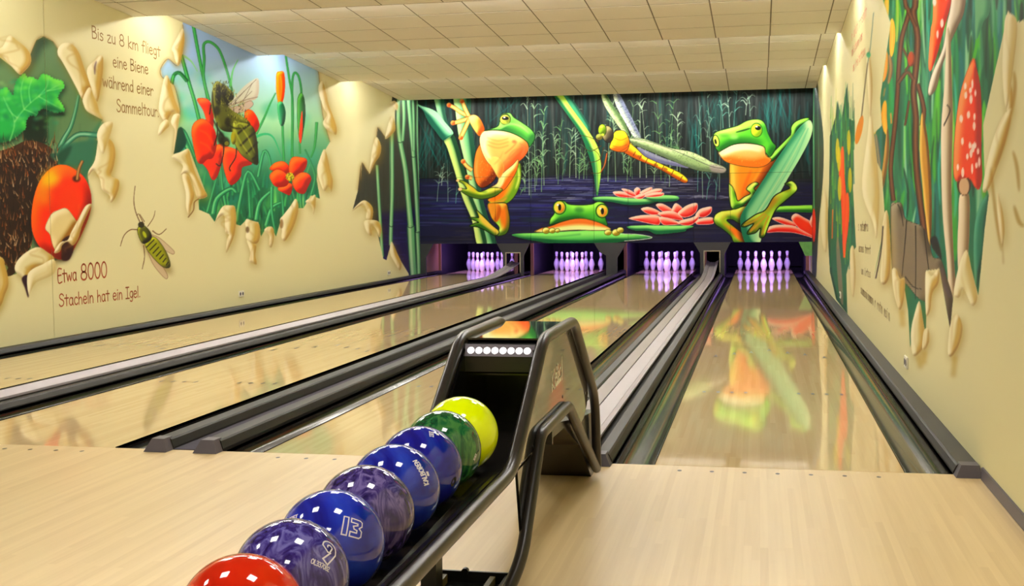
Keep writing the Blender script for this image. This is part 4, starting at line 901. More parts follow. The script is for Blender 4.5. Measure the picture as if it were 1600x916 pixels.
def panel(name, U, V, place, canvas, parent, normal, depth=.003, gain=1.0):
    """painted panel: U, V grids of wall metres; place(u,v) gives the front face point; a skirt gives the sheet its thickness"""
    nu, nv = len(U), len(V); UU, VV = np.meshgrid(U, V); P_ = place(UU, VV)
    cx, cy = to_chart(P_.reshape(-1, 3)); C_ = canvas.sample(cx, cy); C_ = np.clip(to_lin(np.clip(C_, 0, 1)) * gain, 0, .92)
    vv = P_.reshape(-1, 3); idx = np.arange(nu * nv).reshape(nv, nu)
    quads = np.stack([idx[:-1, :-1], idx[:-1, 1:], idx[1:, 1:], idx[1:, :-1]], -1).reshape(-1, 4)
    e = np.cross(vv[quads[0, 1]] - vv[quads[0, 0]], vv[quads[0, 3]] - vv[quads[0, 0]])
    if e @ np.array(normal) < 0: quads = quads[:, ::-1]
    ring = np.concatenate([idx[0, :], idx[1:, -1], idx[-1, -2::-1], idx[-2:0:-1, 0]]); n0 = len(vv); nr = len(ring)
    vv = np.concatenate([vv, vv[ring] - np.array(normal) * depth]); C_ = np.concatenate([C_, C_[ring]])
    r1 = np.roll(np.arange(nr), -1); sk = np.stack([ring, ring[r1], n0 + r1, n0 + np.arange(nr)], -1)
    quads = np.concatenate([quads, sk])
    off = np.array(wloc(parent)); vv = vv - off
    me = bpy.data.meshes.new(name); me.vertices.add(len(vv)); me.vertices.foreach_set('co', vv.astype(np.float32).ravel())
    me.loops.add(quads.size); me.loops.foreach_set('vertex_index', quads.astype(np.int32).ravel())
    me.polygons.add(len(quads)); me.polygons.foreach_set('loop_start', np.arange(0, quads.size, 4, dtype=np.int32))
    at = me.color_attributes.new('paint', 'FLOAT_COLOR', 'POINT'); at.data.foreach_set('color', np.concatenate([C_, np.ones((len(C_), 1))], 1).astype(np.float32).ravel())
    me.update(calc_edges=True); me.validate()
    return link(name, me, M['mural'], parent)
cv = paint_pond()
im_ = cv.img; g_ = im_.mean(axis=2, keepdims=True); im_ = g_ + (im_ - g_) * 1.1; cv.img = np.clip(.36 + (im_ - .36) * 1.22 + .0, 0, 1).astype(np.float32)
def grid(a, b_, step): return np.linspace(a, b_, max(2, int(abs(b_ - a) / step) + 1))
def place_back(u, v): return np.stack([u, np.full_like(u, YMASK), v], -1)
ST = .0082
gp = .0022
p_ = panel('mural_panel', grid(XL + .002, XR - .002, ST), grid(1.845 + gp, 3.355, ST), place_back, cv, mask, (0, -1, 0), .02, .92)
tag(p_, 'upper painted panel with frogs, dragonfly and dark reeds')
seams = [XL + .002, -4.378, -3.707, -2.527, -1.90, -.712, -.062, XR - .002]
for a, b_ in zip(seams[:-1], seams[1:]):
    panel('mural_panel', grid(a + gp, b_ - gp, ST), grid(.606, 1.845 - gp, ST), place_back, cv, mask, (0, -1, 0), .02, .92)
# ------------------------------------------------------------------ torn-paper murals on the side walls
CREAM = (224, 217, 168)
def jag(pts, amp, step):
    P_ = np.asarray(pts, float); out = []
    for a, b_ in zip(P_, np.roll(P_, -1, axis=0)):
        n = max(1, int(np.hypot(*(b_ - a)) / step)); nn = np.array([b_[1] - a[1], a[0] - b_[0]]) / (np.hypot(*(b_ - a)) + 1e-6)
        for k in range(n): out += [a + (b_ - a) * k / n, a + (b_ - a) * (k + .35) / n + nn * amp]
    return np.array(out)
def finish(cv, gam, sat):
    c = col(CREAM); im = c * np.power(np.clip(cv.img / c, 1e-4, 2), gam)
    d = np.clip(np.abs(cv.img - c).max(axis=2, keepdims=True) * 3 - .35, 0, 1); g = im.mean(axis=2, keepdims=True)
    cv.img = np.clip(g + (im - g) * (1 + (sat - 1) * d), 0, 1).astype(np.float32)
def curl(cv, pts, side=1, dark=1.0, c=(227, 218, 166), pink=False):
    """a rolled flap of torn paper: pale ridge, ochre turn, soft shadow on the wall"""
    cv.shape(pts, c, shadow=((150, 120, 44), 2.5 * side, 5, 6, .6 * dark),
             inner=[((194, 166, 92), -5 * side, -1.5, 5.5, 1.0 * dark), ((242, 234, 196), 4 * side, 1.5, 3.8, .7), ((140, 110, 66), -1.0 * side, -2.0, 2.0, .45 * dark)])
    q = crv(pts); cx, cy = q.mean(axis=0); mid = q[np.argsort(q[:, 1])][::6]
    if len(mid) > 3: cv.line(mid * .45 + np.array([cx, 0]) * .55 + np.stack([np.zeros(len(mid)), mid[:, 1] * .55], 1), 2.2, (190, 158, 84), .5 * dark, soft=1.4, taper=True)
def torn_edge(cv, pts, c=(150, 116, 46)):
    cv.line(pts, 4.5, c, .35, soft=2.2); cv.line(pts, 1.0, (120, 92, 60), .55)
def paint_left():
    cv = Canvas(-190, -130, 662, 590, 1.7, CREAM); R_ = np.random.default_rng(11)
    rnd = lambda a, b_: a + (b_ - a) * R_.random()
    # ===== hole with leaf, hedgehog and apple
    hole = [(-150, 80), (-60, 90), (0, 90), (31, 114), (48, 84), (57, 63), (68, 57), (83, 65), (91, 78), (95, 92), (118, 122), (130, 150), (133, 168), (160, 187), (153, 203), (151, 218), (158, 245), (145, 260), (137, 275), (143, 312), (126, 328), (112, 345), (114, 395), (85, 408), (60, 392), (32, 405), (26, 428), (12, 432), (0, 412), (-40, 430), (-150, 440)]
    cv.shape(hole, (108, 134, 96), smooth=False, inner=[((60, 84, 58), 6, 6, 9, .8)])
    torn_edge(cv, hole[4:16])
    for k in range(150):
        x = rnd(-140, 150); y = rnd(70, 230); c = [(66, 100, 68), (130, 156, 108), (76, 124, 92), (50, 78, 56), (110, 150, 66)][int(rnd(0, 5))]
        m_ = rnd(20, 60)
        if 40 < x < 128 and y > 110 or x < 40 and y > 125: cv.line([(x, y), (x + rnd(-4, 4), y + m_)], rnd(2, 6), c, rnd(.2, .5), soft=1.2, taper=True)
    cv.crop(0, 0, 3.9825)
    leafp = [(-160, 600), (0, 565), (38, 543), (62, 575), (85, 605), (92, 545), (105, 500), (150, 458), (170, 485), (200, 480), (235, 505), (262, 462), (300, 470), (335, 492), (388, 505), (400, 540), (370, 575), (355, 610), (385, 650), (402, 690), (350, 700), (320, 690), (270, 670), (235, 690), (228, 720), (185, 715), (160, 750), (158, 800), (100, 850), (40, 880), (-160, 900)]
    cv.shape([(235, 660), (330, 680), (405, 715), (310, 730), (300, 800), (290, 890), (160, 900), (150, 790), (185, 720)], (22, 42, 28), soft=1)
    cv.shape(jag(leafp, 7, 16), (52, 158, 84), smooth=False, inner=[((20, 92, 60), 2, -4, 6, .8), ((140, 214, 96), -3, 4, 7, .8)], shadow=((20, 40, 26), 2, 4, 4, .8))
    for q in ([(90, 760), (150, 680), (240, 600), (380, 520)], [(60, 880), (90, 760), (40, 640)], [(150, 680), (130, 570), (150, 480)], [(240, 600), (290, 540), (300, 480)], [(240, 600), (310, 640), (390, 680)]):
        cv.line(q, 2.2, (150, 206, 130), .85, w2=.8, soft=.4)
    for k in range(110): cv.ball(rnd(0, 380), rnd(500, 800), rnd(8, 24), rnd(6, 16), [(24, 116, 84), (150, 222, 110), (40, 160, 130), (186, 232, 150)][int(rnd(0, 4))], a=.28, soft=2.0)
    for q in ([(150, 680), (200, 700), (230, 715)], [(190, 640), (180, 560), (200, 490)], [(290, 565), (330, 560), (395, 545)], [(110, 735), (60, 690), (20, 600)]): cv.line(q, 1.4, (190, 232, 160), .8, w2=.5, soft=.3)
    cv.tube([(365, 930), (400, 860), (440, 790), (470, 690), (490, 590)], 8, (72, 138, 104), (168, 206, 170), (26, 66, 54), w2=4); cv.tube([(395, 920), (440, 870), (500, 835), (610, 842)], 7, (76, 142, 110), (176, 210, 176), (26, 66, 54), w2=8)
    cv.line([(560, 880), (600, 820), (640, 760)], 10, (50, 120, 100), .5, soft=2)
    cv.shape([(290, 760), (330, 700), (350, 800), (330, 900), (290, 900)], (60, 110, 80), a=.5, soft=3)
    cv.crop(0, 220, 2.695)
    hog = [(-400, 80), (-100, 60), (10, 40), (60, 22), (110, 0), (165, 5), (215, 30), (245, 75), (230, 150), (180, 200), (150, 280), (135, 360), (135, 430), (110, 480), (60, 560), (20, 565), (0, 520), (-400, 560)]
    cv.shape(hog, (46, 30, 18), inner=[((86, 56, 30), 0, 6, 10, .8)])
    cv.shape([(210, 60), (250, 20), (300, 10), (420, 0), (400, 70), (370, 140), (330, 180), (260, 110)], (54, 110, 88), a=.8, soft=2)
    cv.shape([(240, 60), (300, 20), (290, 60), (260, 100)], (24, 70, 52), a=.8, soft=2)
    for k in range(1300):
        x = rnd(-380, 245); y = rnd(-5, 540)
        if x > 140 and y > 180: continue
        L_ = rnd(16, 40); ang = np.radians(rnd(-150, -60)) + (x - 60) * .002; c = [(124, 84, 48), (176, 136, 90), (76, 46, 24), (20, 12, 6), (214, 184, 140), (140, 84, 40)][int(rnd(0, 6))]
        cv.line([(x, y), (x + L_ * np.cos(ang) * .6, y + L_ * np.sin(ang))], 1.7, c, rnd(.5, .95), w2=.35)
    cv.shape([(140, 250), (170, 165), (220, 112), (275, 102), (325, 128), (362, 165), (384, 230), (380, 300), (350, 380), (320, 440), (290, 490), (250, 500), (190, 470), (150, 420), (132, 350)], (222, 70, 22), inner=[((110, 18, 10), -4, -7, 10, 1.1), ((244, 148, 40), 4, 6, 10, .8)], shadow=((20, 12, 8), -2, 3, 4, .8))
    cv.ball(215, 160, 46, 34, (226, 196, 52), a=.9, soft=6, rot=-35); cv.ball(190, 230, 24, 50, (240, 170, 40), a=.6, soft=6); cv.ball(300, 250, 50, 70, (232, 84, 26), a=.7, soft=6); cv.ball(285, 135, 60, 22, (230, 120, 30), a=.5, soft=4)
    cv.ball(322, 160, 17, 14, (70, 34, 14), a=.9, soft=1); cv.tube([(325, 165), (332, 120), (348, 84)], 4.6, (150, 110, 60), (216, 180, 120), (60, 38, 20))
    cv.shape([(215, 310), (245, 292), (282, 286), (320, 335), (330, 345), (300, 395), (262, 450), (240, 470), (222, 440), (210, 395), (190, 366)], (226, 208, 146), inner=[((150, 112, 50), -3, -4, 5, .9), ((246, 234, 186), 3, 3, 5, .8)], outline=((120, 84, 60), .6, .6))
    cv.shape([(258, 470), (262, 420), (300, 400), (310, 450), (292, 500), (262, 503)], (50, 20, 22), soft=.6)
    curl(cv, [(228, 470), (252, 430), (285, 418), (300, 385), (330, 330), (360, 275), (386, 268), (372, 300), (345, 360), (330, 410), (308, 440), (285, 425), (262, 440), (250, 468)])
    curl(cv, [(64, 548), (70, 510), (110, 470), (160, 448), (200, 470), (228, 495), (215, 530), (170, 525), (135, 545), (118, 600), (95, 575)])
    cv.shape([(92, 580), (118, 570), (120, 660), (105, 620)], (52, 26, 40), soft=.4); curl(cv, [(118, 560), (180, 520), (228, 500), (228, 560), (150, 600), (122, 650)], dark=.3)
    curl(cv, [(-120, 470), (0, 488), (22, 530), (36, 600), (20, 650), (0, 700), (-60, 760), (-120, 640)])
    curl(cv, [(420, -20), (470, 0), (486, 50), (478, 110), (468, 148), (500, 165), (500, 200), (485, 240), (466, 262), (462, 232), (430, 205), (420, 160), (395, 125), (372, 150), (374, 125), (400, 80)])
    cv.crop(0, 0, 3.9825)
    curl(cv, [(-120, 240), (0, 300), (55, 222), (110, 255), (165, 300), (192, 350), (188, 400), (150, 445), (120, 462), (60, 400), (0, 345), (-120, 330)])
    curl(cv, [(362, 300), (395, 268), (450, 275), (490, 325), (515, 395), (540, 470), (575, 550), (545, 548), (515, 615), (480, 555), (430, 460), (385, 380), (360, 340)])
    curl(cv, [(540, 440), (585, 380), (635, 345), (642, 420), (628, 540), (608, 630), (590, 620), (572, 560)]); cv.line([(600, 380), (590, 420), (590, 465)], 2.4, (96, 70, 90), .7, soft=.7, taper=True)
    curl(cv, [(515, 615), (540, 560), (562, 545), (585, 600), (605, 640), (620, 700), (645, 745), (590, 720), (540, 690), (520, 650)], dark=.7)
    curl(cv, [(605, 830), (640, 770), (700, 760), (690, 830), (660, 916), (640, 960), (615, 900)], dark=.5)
    # ===== hole with bee and poppies
    cv.crop(0, 0, 1)
    a3 = lambda L_: [(180 + x / 3.271, 20 + y / 3.271) for x, y in L_]; a4 = lambda L_: [(180 + x / 3.271, 200 + y / 3.271) for x, y in L_]
    hole2 = a3([(345, -40), (345, 60), (352, 150), (322, 270), (270, 236), (232, 286), (240, 330), (300, 370), (332, 500), (312, 590), (298, 722)]) + a4([(380, 112), (470, 350), (425, 365), (428, 418), (480, 440), (508, 480), (560, 400), (612, 400), (616, 492), (640, 500), (672, 468), (732, 482), (745, 556), (770, 512), (800, 510), (822, 556), (850, 460), (922, 366), (935, 410), (962, 410), (1000, 345), (1046, 362), (1030, 262), (1040, 172), (1075, 110)]) + a3([(1098, 660), (1060, 520), (1042, 330), (1030, 250), (1030, 120)])
    H2 = np.array(hole2)
    P2 = cv.px(H2); m2, sl2 = cv.raster(P2, 4)
    hh = np.linspace(0, 1, m2.shape[0])[:, None, None]
    g0, g1, g2 = col((172, 198, 226)), col((172, 216, 170)), col((34, 104, 74))
    grad = np.where(hh < .5, g0 + (g1 - g0) * np.clip((hh - .22) / .28, 0, 1), g1 + (g2 - g1) * np.clip((hh - .5) / .28, 0, 1)).astype(np.float32)
    keep = cv.img.copy()
    cv.img[sl2] = cv.img[sl2] * (1 - m2[..., None]) + grad * m2[..., None]
    for k in range(70): cv.ball(rnd(265, 500), rnd(170, 330), rnd(5, 16), rnd(5, 16), [(70, 180, 170), (150, 214, 110), (60, 150, 110), (186, 224, 150)][int(rnd(0, 4))], a=rnd(.15, .4), soft=4)
    for k in range(34): cv.ball(rnd(262, 330), rnd(110, 200), rnd(5, 12), rnd(5, 12), [(80, 190, 180), (140, 214, 150), (70, 170, 190)][int(rnd(0, 3))], a=rnd(.12, .3), soft=4)
    for k in range(240):
        x = rnd(285, 500); y = rnd(255, 370); L_ = rnd(14, 44); c = [(28, 96, 66), (60, 160, 110), (20, 66, 50), (110, 200, 120), (40, 130, 110), (150, 214, 130)][int(rnd(0, 6))]; d = rnd(-8, 8)
        cv.line([(x, y + L_), (x + d * .3, y + L_ * .5), (x + d, y)], rnd(1.5, 4), c, rnd(.3, .8), w2=.6, soft=.3)
    cv.crop(180, 20, 3.271)
    DK, GR = (26, 84, 54), (54, 150, 86)
    ST_ = lambda pts, w, w2=None: cv.tube(pts, w, GR, (140, 210, 130), DK, w2)
    ST_([(395, 40), (430, 230), (475, 450)], 4.6, 4); ST_([(338, 215), (375, 350), (405, 450), (432, 560)], 5); ST_([(480, 450), (452, 335), (455, 240), (452, 165), (480, 148), (520, 175), (545, 220), (575, 310), (597, 400)], 4, 3)
    ST_([(288, 375), (300, 320), (330, 308), (368, 350)], 5, 5); cv.line([(300, 320), (330, 305), (372, 352)], 3, (20, 66, 50), .6, soft=.5)
    cv.line([(590, 380), (600, 300), (628, 240)], 4, (110, 196, 110), .8, w2=1); cv.line([(350, 220), (390, 250), (420, 300)], 4, (140, 206, 120), .7, w2=1)
    ST_([(872, 220), (890, 340), (905, 430), (908, 560), (902, 740)], 2.6, 3); ST_([(905, 740), (905, 500), (905, 360), (915, 308), (935, 320), (948, 370), (952, 415)], 3, 2.6)
    ST_([(855, 570), (858, 660), (863, 760)], 3); ST_([(720, 620), (760, 540), (790, 470), (820, 410)], 3.4, 1.2); cv.line([(690, 650), (760, 620), (810, 640), (850, 740)], 5, (60, 170, 120), .9, w2=1)
    ST_([(942, 660), (945, 720)], 2.4); ST_([(1030, 560), (1020, 680), (1000, 740)], 4, 2)
    cv.crop(180, 200, 3.271)
    for q, w in (([(470, 430), (495, 340), (520, 250)], 5), ([(565, 400), (548, 300), (540, 190)], 5), ([(620, 480), (640, 360), (680, 220), (740, 320)], 7), ([(690, 460), (685, 360), (680, 280)], 4), ([(720, 470), (740, 380), (800, 320)], 8), ([(770, 500), (800, 410), (850, 380)], 7), ([(800, 300), (800, 420), (820, 540)], 5), ([(730, 250), (760, 120), (790, 160), (800, 280)], 5), ([(950, 410), (945, 340), (950, 300)], 5), ([(910, 420), (920, 380), (905, 320)], 4), ([(860, 450), (856, 380), (850, 310)], 4), ([(500, 440), (520, 360), (590, 310), (620, 330)], 9), ([(1000, 345), (1020, 240), (970, 110)], 4), ([(350, 60), (390, 140), (410, 220)], 9), ([(330, 5), (360, 30), (410, 150)], 6)):
        cv.tube(q, w, (48, 140, 100), (150, 214, 150), (18, 70, 50), w * .5)
    cv.shape([(300, 140), (310, 30), (335, -5), (355, 30), (360, 90)], (22, 70, 58), soft=.5)
    # big poppy
    cv.crop(180, 20, 3.271)
    PO = dict(inner=[((150, 22, 8), -3, -4, 5, 1.0), ((250, 136, 60), 3, 4, 5, .8)], outline=((120, 20, 8), .5, .6))
    for p in ([(418, 446), (440, 436), (478, 446), (500, 500), (500, 590), (470, 560), (450, 500)], [(664, 500), (700, 500), (730, 545), (735, 585), (708, 615), (665, 570)], [(425, 740), (470, 700), (540, 670), (575, 690), (548, 760), (520, 840), (495, 852), (470, 800)], [(550, 690), (620, 700), (700, 768), (650, 790), (640, 840), (600, 880), (575, 860), (552, 780)], [(390, 610), (402, 565), (440, 542), (480, 560), (512, 610), (518, 680), (500, 740), (470, 750), (445, 772), (420, 760), (402, 690)]): cv.shape(p, (232, 70, 18), **PO)
    for q in ([(430, 600), (470, 620), (505, 680)], [(430, 660), (470, 680), (500, 720)], [(530, 740), (515, 790), (495, 840)], [(590, 760), (600, 820)]): cv.line(q, 2.6, (252, 140, 70), .5, soft=1.2)
    # bee
    for k in range(3): cv.shape([(560, 485), (610, 430), (660, 375), (722, 335), (735, 360), (728, 430), (690, 452), (620, 470)], (226, 206, 174), a=.33, inner=[((160, 130, 110), -2, -2, 3, .5)])
    cv.shape([(565, 490), (640, 470), (690, 450), (705, 470), (670, 500), (610, 515)], (206, 170, 150), a=.8, outline=((70, 50, 40), .5, .7))
    for q in ([(565, 485), (640, 420), (722, 340)], [(570, 488), (650, 450), (730, 430)], [(600, 470), (660, 400)], [(640, 460), (700, 400)], [(660, 440), (700, 360)]): cv.line(q, .7, (84, 64, 54), .7)
    cv.shape([(500, 380), (520, 350), (545, 362), (560, 370), (600, 405), (605, 440), (575, 470), (600, 500), (650, 530), (690, 565), (670, 600), (610, 610), (545, 600), (510, 545), (492, 470)], (96, 98, 36), inner=[((30, 28, 10), -3, -3, 5, 1.0), ((176, 178, 90), 3, 4, 4, .7)])
    cv.shape([(600, 560), (650, 560), (700, 580), (722, 640), (730, 720), (728, 776), (690, 760), (640, 720), (605, 650)], (110, 116, 36), inner=[((34, 32, 10), -3, -3, 5, 1.0), ((190, 196, 90), 3, 3, 4, .7)], outline=((30, 26, 10), .7, .8))
    for q in ([(625, 620), (660, 590), (690, 570)], [(640, 680), (680, 640), (716, 610)], [(670, 720), (700, 690), (728, 660)], [(700, 750), (728, 730)]): cv.line(q, 3.0, (24, 20, 10), .85, soft=.4)
    for x, y, a_, b_ in ((525, 420, 14, 50), (552, 400, 10, 40), (520, 500, 16, 24), (575, 560, 14, 26), (560, 660, 26, 26), (540, 640, 18, 30)): cv.ball(x, y, a_, b_, (26, 22, 14), a=.75, soft=1)
    cv.ball(605, 640, 14, 34, (170, 164, 40), inner=[((90, 84, 20), -1, -2, 2, .9)]); cv.ball(570, 668, 13, 13, (120, 120, 40), outline=((24, 20, 10), .8, .9))
    for k in range(420):
        x = rnd(495, 680); y = rnd(355, 600)
        if abs((y - 355) * .72 + 495 - x + 20) < 62: cv.line([(x, y), (x + rnd(-6, 6), y - rnd(5, 14))], .9, [(190, 190, 100), (70, 66, 26), (140, 140, 60), (30, 26, 12)][int(rnd(0, 4))], .7)
    for q in ([(520, 560), (522, 620), (505, 680)], [(545, 640), (555, 700), (538, 780), (515, 770)], [(620, 690), (615, 740), (585, 790), (590, 810)], [(490, 470), (482, 520)]): cv.line(q, 1.8, (26, 18, 10), .95)
    for q, w in (([(498, 400), (500, 470), (515, 540)], 3), ([(530, 360), (535, 420), (530, 480)], 3.4), ([(570, 380), (560, 440), (585, 480)], 2.6), ([(560, 560), (610, 590), (660, 590)], 2.4), ([(500, 545), (530, 600), (560, 640)], 3)): cv.line(q, w, (18, 16, 10), .75, soft=.8, taper=True)
    for q in ([(610, 590), (640, 660), (690, 730)], [(640, 580), (680, 640), (715, 720)]): cv.line(q, 1.6, (206, 206, 96), .7, soft=.5, taper=True)
    # small poppy, buds
    for p in ([(790, 800), (815, 768), (860, 760), (890, 790), (890, 836), (840, 815)], [(888, 780), (905, 740), (945, 738), (980, 752), (970, 800), (930, 836), (895, 830)], [(830, 900), (870, 870), (905, 880), (895, 930), (870, 925)], [(790, 830), (825, 800), (865, 815), (888, 850), (875, 885), (825, 890), (800, 865)], [(905, 860), (945, 818), (985, 822), (1002, 850), (985, 890), (965, 925), (925, 912)]): cv.shape(p, (236, 78, 22), **PO)
    cv.ball(893, 838, 22, 22, (190, 180, 50), soft=.5); 
    for k in range(26): cv.ball(893 + rnd(-20, 20), 838 + rnd(-20, 20), 3, 3, [(60, 70, 20), (236, 220, 90)][k % 2], a=.8)
    cv.shape([(824, 312), (842, 300), (862, 306), (868, 370), (862, 430), (848, 475), (836, 472), (824, 400)], (240, 118, 16), inner=[((190, 66, 8), -2, -2, 3, .9), ((255, 190, 70), 2, 2, 3, .8)], outline=((160, 50, 8), .5, .7)); cv.line([(845, 320), (850, 380), (845, 450)], 1.2, (255, 214, 110), .7, soft=.4)
    cv.shape([(828, 470), (852, 455), (870, 500), (866, 560), (852, 580), (838, 555)], (46, 130, 92), inner=[((16, 66, 46), -2, -2, 3, .9), ((120, 200, 140), 2, 2, 2, .7)])
    cv.shape([(932, 440), (950, 408), (966, 440), (972, 520), (962, 600), (948, 668), (938, 630), (930, 540)], (50, 128, 62), inner=[((18, 66, 40), -2, -2, 3, .9), ((120, 190, 100), 2, 3, 3, .8)], outline=((16, 50, 30), .5, .8)); cv.shape([(945, 560), (955, 500), (958, 590), (948, 668), (938, 630)], (226, 84, 40))
    cv.crop(0, 0, 1)
    # clip everything of this hole to its outline
    full = np.zeros(cv.img.shape[:2], np.float32); full[sl2] = m2; cv.img = keep * (1 - full[..., None]) + cv.img * full[..., None]
    torn_edge(cv, hole2[1:11]); torn_edge(cv, hole2[36:])
    cv.crop(180, 20, 3.271)
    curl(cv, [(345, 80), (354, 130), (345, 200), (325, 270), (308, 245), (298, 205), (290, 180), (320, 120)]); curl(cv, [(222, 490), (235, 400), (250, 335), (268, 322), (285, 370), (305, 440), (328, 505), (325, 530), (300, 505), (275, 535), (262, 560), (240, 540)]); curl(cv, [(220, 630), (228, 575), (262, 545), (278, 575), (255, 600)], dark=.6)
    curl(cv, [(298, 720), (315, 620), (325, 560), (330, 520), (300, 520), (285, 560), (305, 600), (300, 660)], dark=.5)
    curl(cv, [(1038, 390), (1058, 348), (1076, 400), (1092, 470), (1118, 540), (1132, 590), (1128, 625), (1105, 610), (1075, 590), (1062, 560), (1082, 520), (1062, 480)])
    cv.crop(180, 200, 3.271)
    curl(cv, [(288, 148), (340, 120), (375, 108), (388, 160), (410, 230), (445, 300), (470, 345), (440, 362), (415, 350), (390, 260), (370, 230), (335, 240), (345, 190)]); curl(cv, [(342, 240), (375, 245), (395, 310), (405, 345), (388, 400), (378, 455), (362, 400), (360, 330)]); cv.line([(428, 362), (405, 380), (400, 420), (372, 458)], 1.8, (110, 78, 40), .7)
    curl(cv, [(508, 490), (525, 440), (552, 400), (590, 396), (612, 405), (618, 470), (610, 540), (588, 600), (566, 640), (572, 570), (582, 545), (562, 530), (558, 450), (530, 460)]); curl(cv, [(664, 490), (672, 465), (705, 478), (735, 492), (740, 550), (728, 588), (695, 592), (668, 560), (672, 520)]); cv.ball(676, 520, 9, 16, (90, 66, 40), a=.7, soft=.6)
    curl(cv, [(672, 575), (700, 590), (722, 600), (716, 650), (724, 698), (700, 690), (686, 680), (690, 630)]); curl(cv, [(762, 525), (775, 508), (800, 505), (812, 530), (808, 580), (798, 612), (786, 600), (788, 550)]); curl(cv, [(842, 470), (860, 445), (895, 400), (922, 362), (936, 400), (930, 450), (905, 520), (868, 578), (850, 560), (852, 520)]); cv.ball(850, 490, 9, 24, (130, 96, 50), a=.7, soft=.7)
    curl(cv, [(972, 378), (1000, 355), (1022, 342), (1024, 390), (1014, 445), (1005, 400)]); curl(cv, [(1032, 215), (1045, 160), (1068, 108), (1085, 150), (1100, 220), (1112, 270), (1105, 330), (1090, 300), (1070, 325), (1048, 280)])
    # ===== dark reeds beside the corner
    cv.crop(0, 0, 1)
    hole3 = a3([(1412, 465), (1440, 478), (1430, 500), (1428, 590), (1385, 640), (1342, 585), (1330, 700), (1300, 822), (1262, 765), (1255, 860)]) + a4([(1256, 190), (1240, 320), (1212, 424), (1270, 376), (1312, 480), (1346, 480), (1338, 525), (1370, 668), (1386, 676), (1412, 582), (1460, 680), (1500, 745), (1505, 790)]) + [(670, 470), (670, 120), (616, 120)]
    keep = cv.img.copy(); m3, sl3 = cv.raster(cv.px(np.array(hole3)), 4)
    cv.mix(sl3, m3, col((66, 68, 62)))
    for k in range(160):
        x = rnd(555, 668); y = rnd(130, 330); cv.line([(x, y), (x + rnd(-2, 2), y + rnd(25, 70))], rnd(1.2, 4), [(40, 44, 42), (96, 100, 84), (50, 66, 58), (30, 32, 32), (80, 110, 90)][int(rnd(0, 5))], rnd(.25, .6), soft=.7, taper=True)
    cv.shape([(590, 335), (670, 322), (670, 470), (590, 470)], (42, 38, 74), smooth=False, soft=4)
    for k in range(50): x = rnd(590, 665); y = rnd(330, 430); cv.line([(x - rnd(3, 14), y), (x + rnd(3, 14), y)], rnd(.8, 2.2), [(60, 62, 120), (28, 26, 52), (80, 84, 130)][int(rnd(0, 3))], .5, soft=.4)
    RD = ((124, 176, 128), (190, 218, 170), (40, 70, 58))
    cv.crop(610, 130, 4.706)
    for pts, w, w2 in (([(5, 390), (5, 640), (8, 1000)], 4, 4), ([(60, 110), (58, 300), (72, 430), (110, 640), (135, 900), (150, 1060)], 6, 9), ([(95, 100), (100, 260), (90, 430)], 6, 4), ([(130, 100), (150, 330), (170, 540), (188, 800), (205, 1100)], 6, 6), ([(165, 100), (172, 300), (172, 500)], 4, 4), ([(150, 1050), (160, 1250), (172, 1420)], 12, 11), ([(198, 1090), (206, 1250), (212, 1420)], 6, 6), ([(200, 130), (198, 400), (215, 800)], 3, 2)): cv.tube(pts, w, RD[0], RD[1], RD[2], w2)
    for x, y in ((148, 1058), (200, 1094), (72, 432), (170, 540)): cv.line([(x - 24, y - 4), (x, y + 6), (x + 24, y - 6)], 1.2, (36, 60, 50), .8)
    cv.crop(180, 200, 3.271)
    for pts, w in (([(1415, 20), (1416, 300), (1410, 500), (1408, 600)], 5.5), ([(1338, 190), (1350, 400), (1366, 660)], 4.5)): cv.tube(pts, w, RD[0], RD[1], RD[2])
    cv.line([(1400, 498), (1412, 506), (1422, 498)], 1.2, (36, 60, 50), .8)
    cv.crop(0, 0, 1)
    full = np.zeros(cv.img.shape[:2], np.float32); full[sl3] = m3; cv.img = keep * (1 - full[..., None]) + cv.img * full[..., None]
    torn_edge(cv, hole3[3:12])
    cv.crop(180, 20, 3.271)
    curl(cv, [(1380, 645), (1390, 590), (1405, 545), (1418, 530), (1432, 590), (1415, 620)]); curl(cv, [(1298, 825), (1305, 760), (1315, 690), (1335, 635), (1358, 680), (1352, 730), (1325, 770)]); curl(cv, [(1405, 460), (1428, 450), (1445, 470), (1440, 500), (1425, 480)], dark=.8)
    cv.crop(180, 200, 3.271)
    curl(cv, [(1208, 428), (1240, 390), (1275, 370), (1312, 400), (1318, 440), (1305, 480), (1282, 460), (1285, 420), (1262, 395)]); curl(cv, [(1272, 480), (1300, 470), (1345, 478), (1360, 520), (1350, 560), (1335, 520), (1312, 500), (1310, 552), (1285, 530)]); curl(cv, [(1405, 640), (1412, 580), (1440, 640), (1462, 690), (1455, 730), (1430, 690)])
    # wasp
    cv.shape([(120, 520), (190, 560), (290, 720), (260, 740), (150, 620)], (120, 92, 40), a=.5, soft=4)
    cv.shape([(175, 545), (215, 555), (260, 590), (302, 632), (290, 645), (240, 615), (200, 585)], (206, 182, 146), a=.8, outline=((110, 72, 54), .6, .8)); cv.shape([(158, 605), (185, 640), (230, 690), (266, 750), (262, 772), (235, 750), (190, 690)], (206, 182, 146), a=.8, outline=((110, 72, 54), .6, .8))
    cv.shape([(150, 590), (172, 562), (205, 560), (240, 600), (268, 650), (282, 700), (270, 716), (240, 708), (200, 670), (165, 625)], (150, 152, 36), inner=[((40, 40, 12), -1.5, -1.5, 3, 1), ((216, 222, 80), 1.5, 2, 3, .8)], outline=((24, 20, 10), .7, .9))
    for t in range(7): cv.line([(158 + 17 * t, 612 + 15 * t), (200 + 12 * t, 570 + 19 * t)], 1.7, (22, 18, 10), .85)
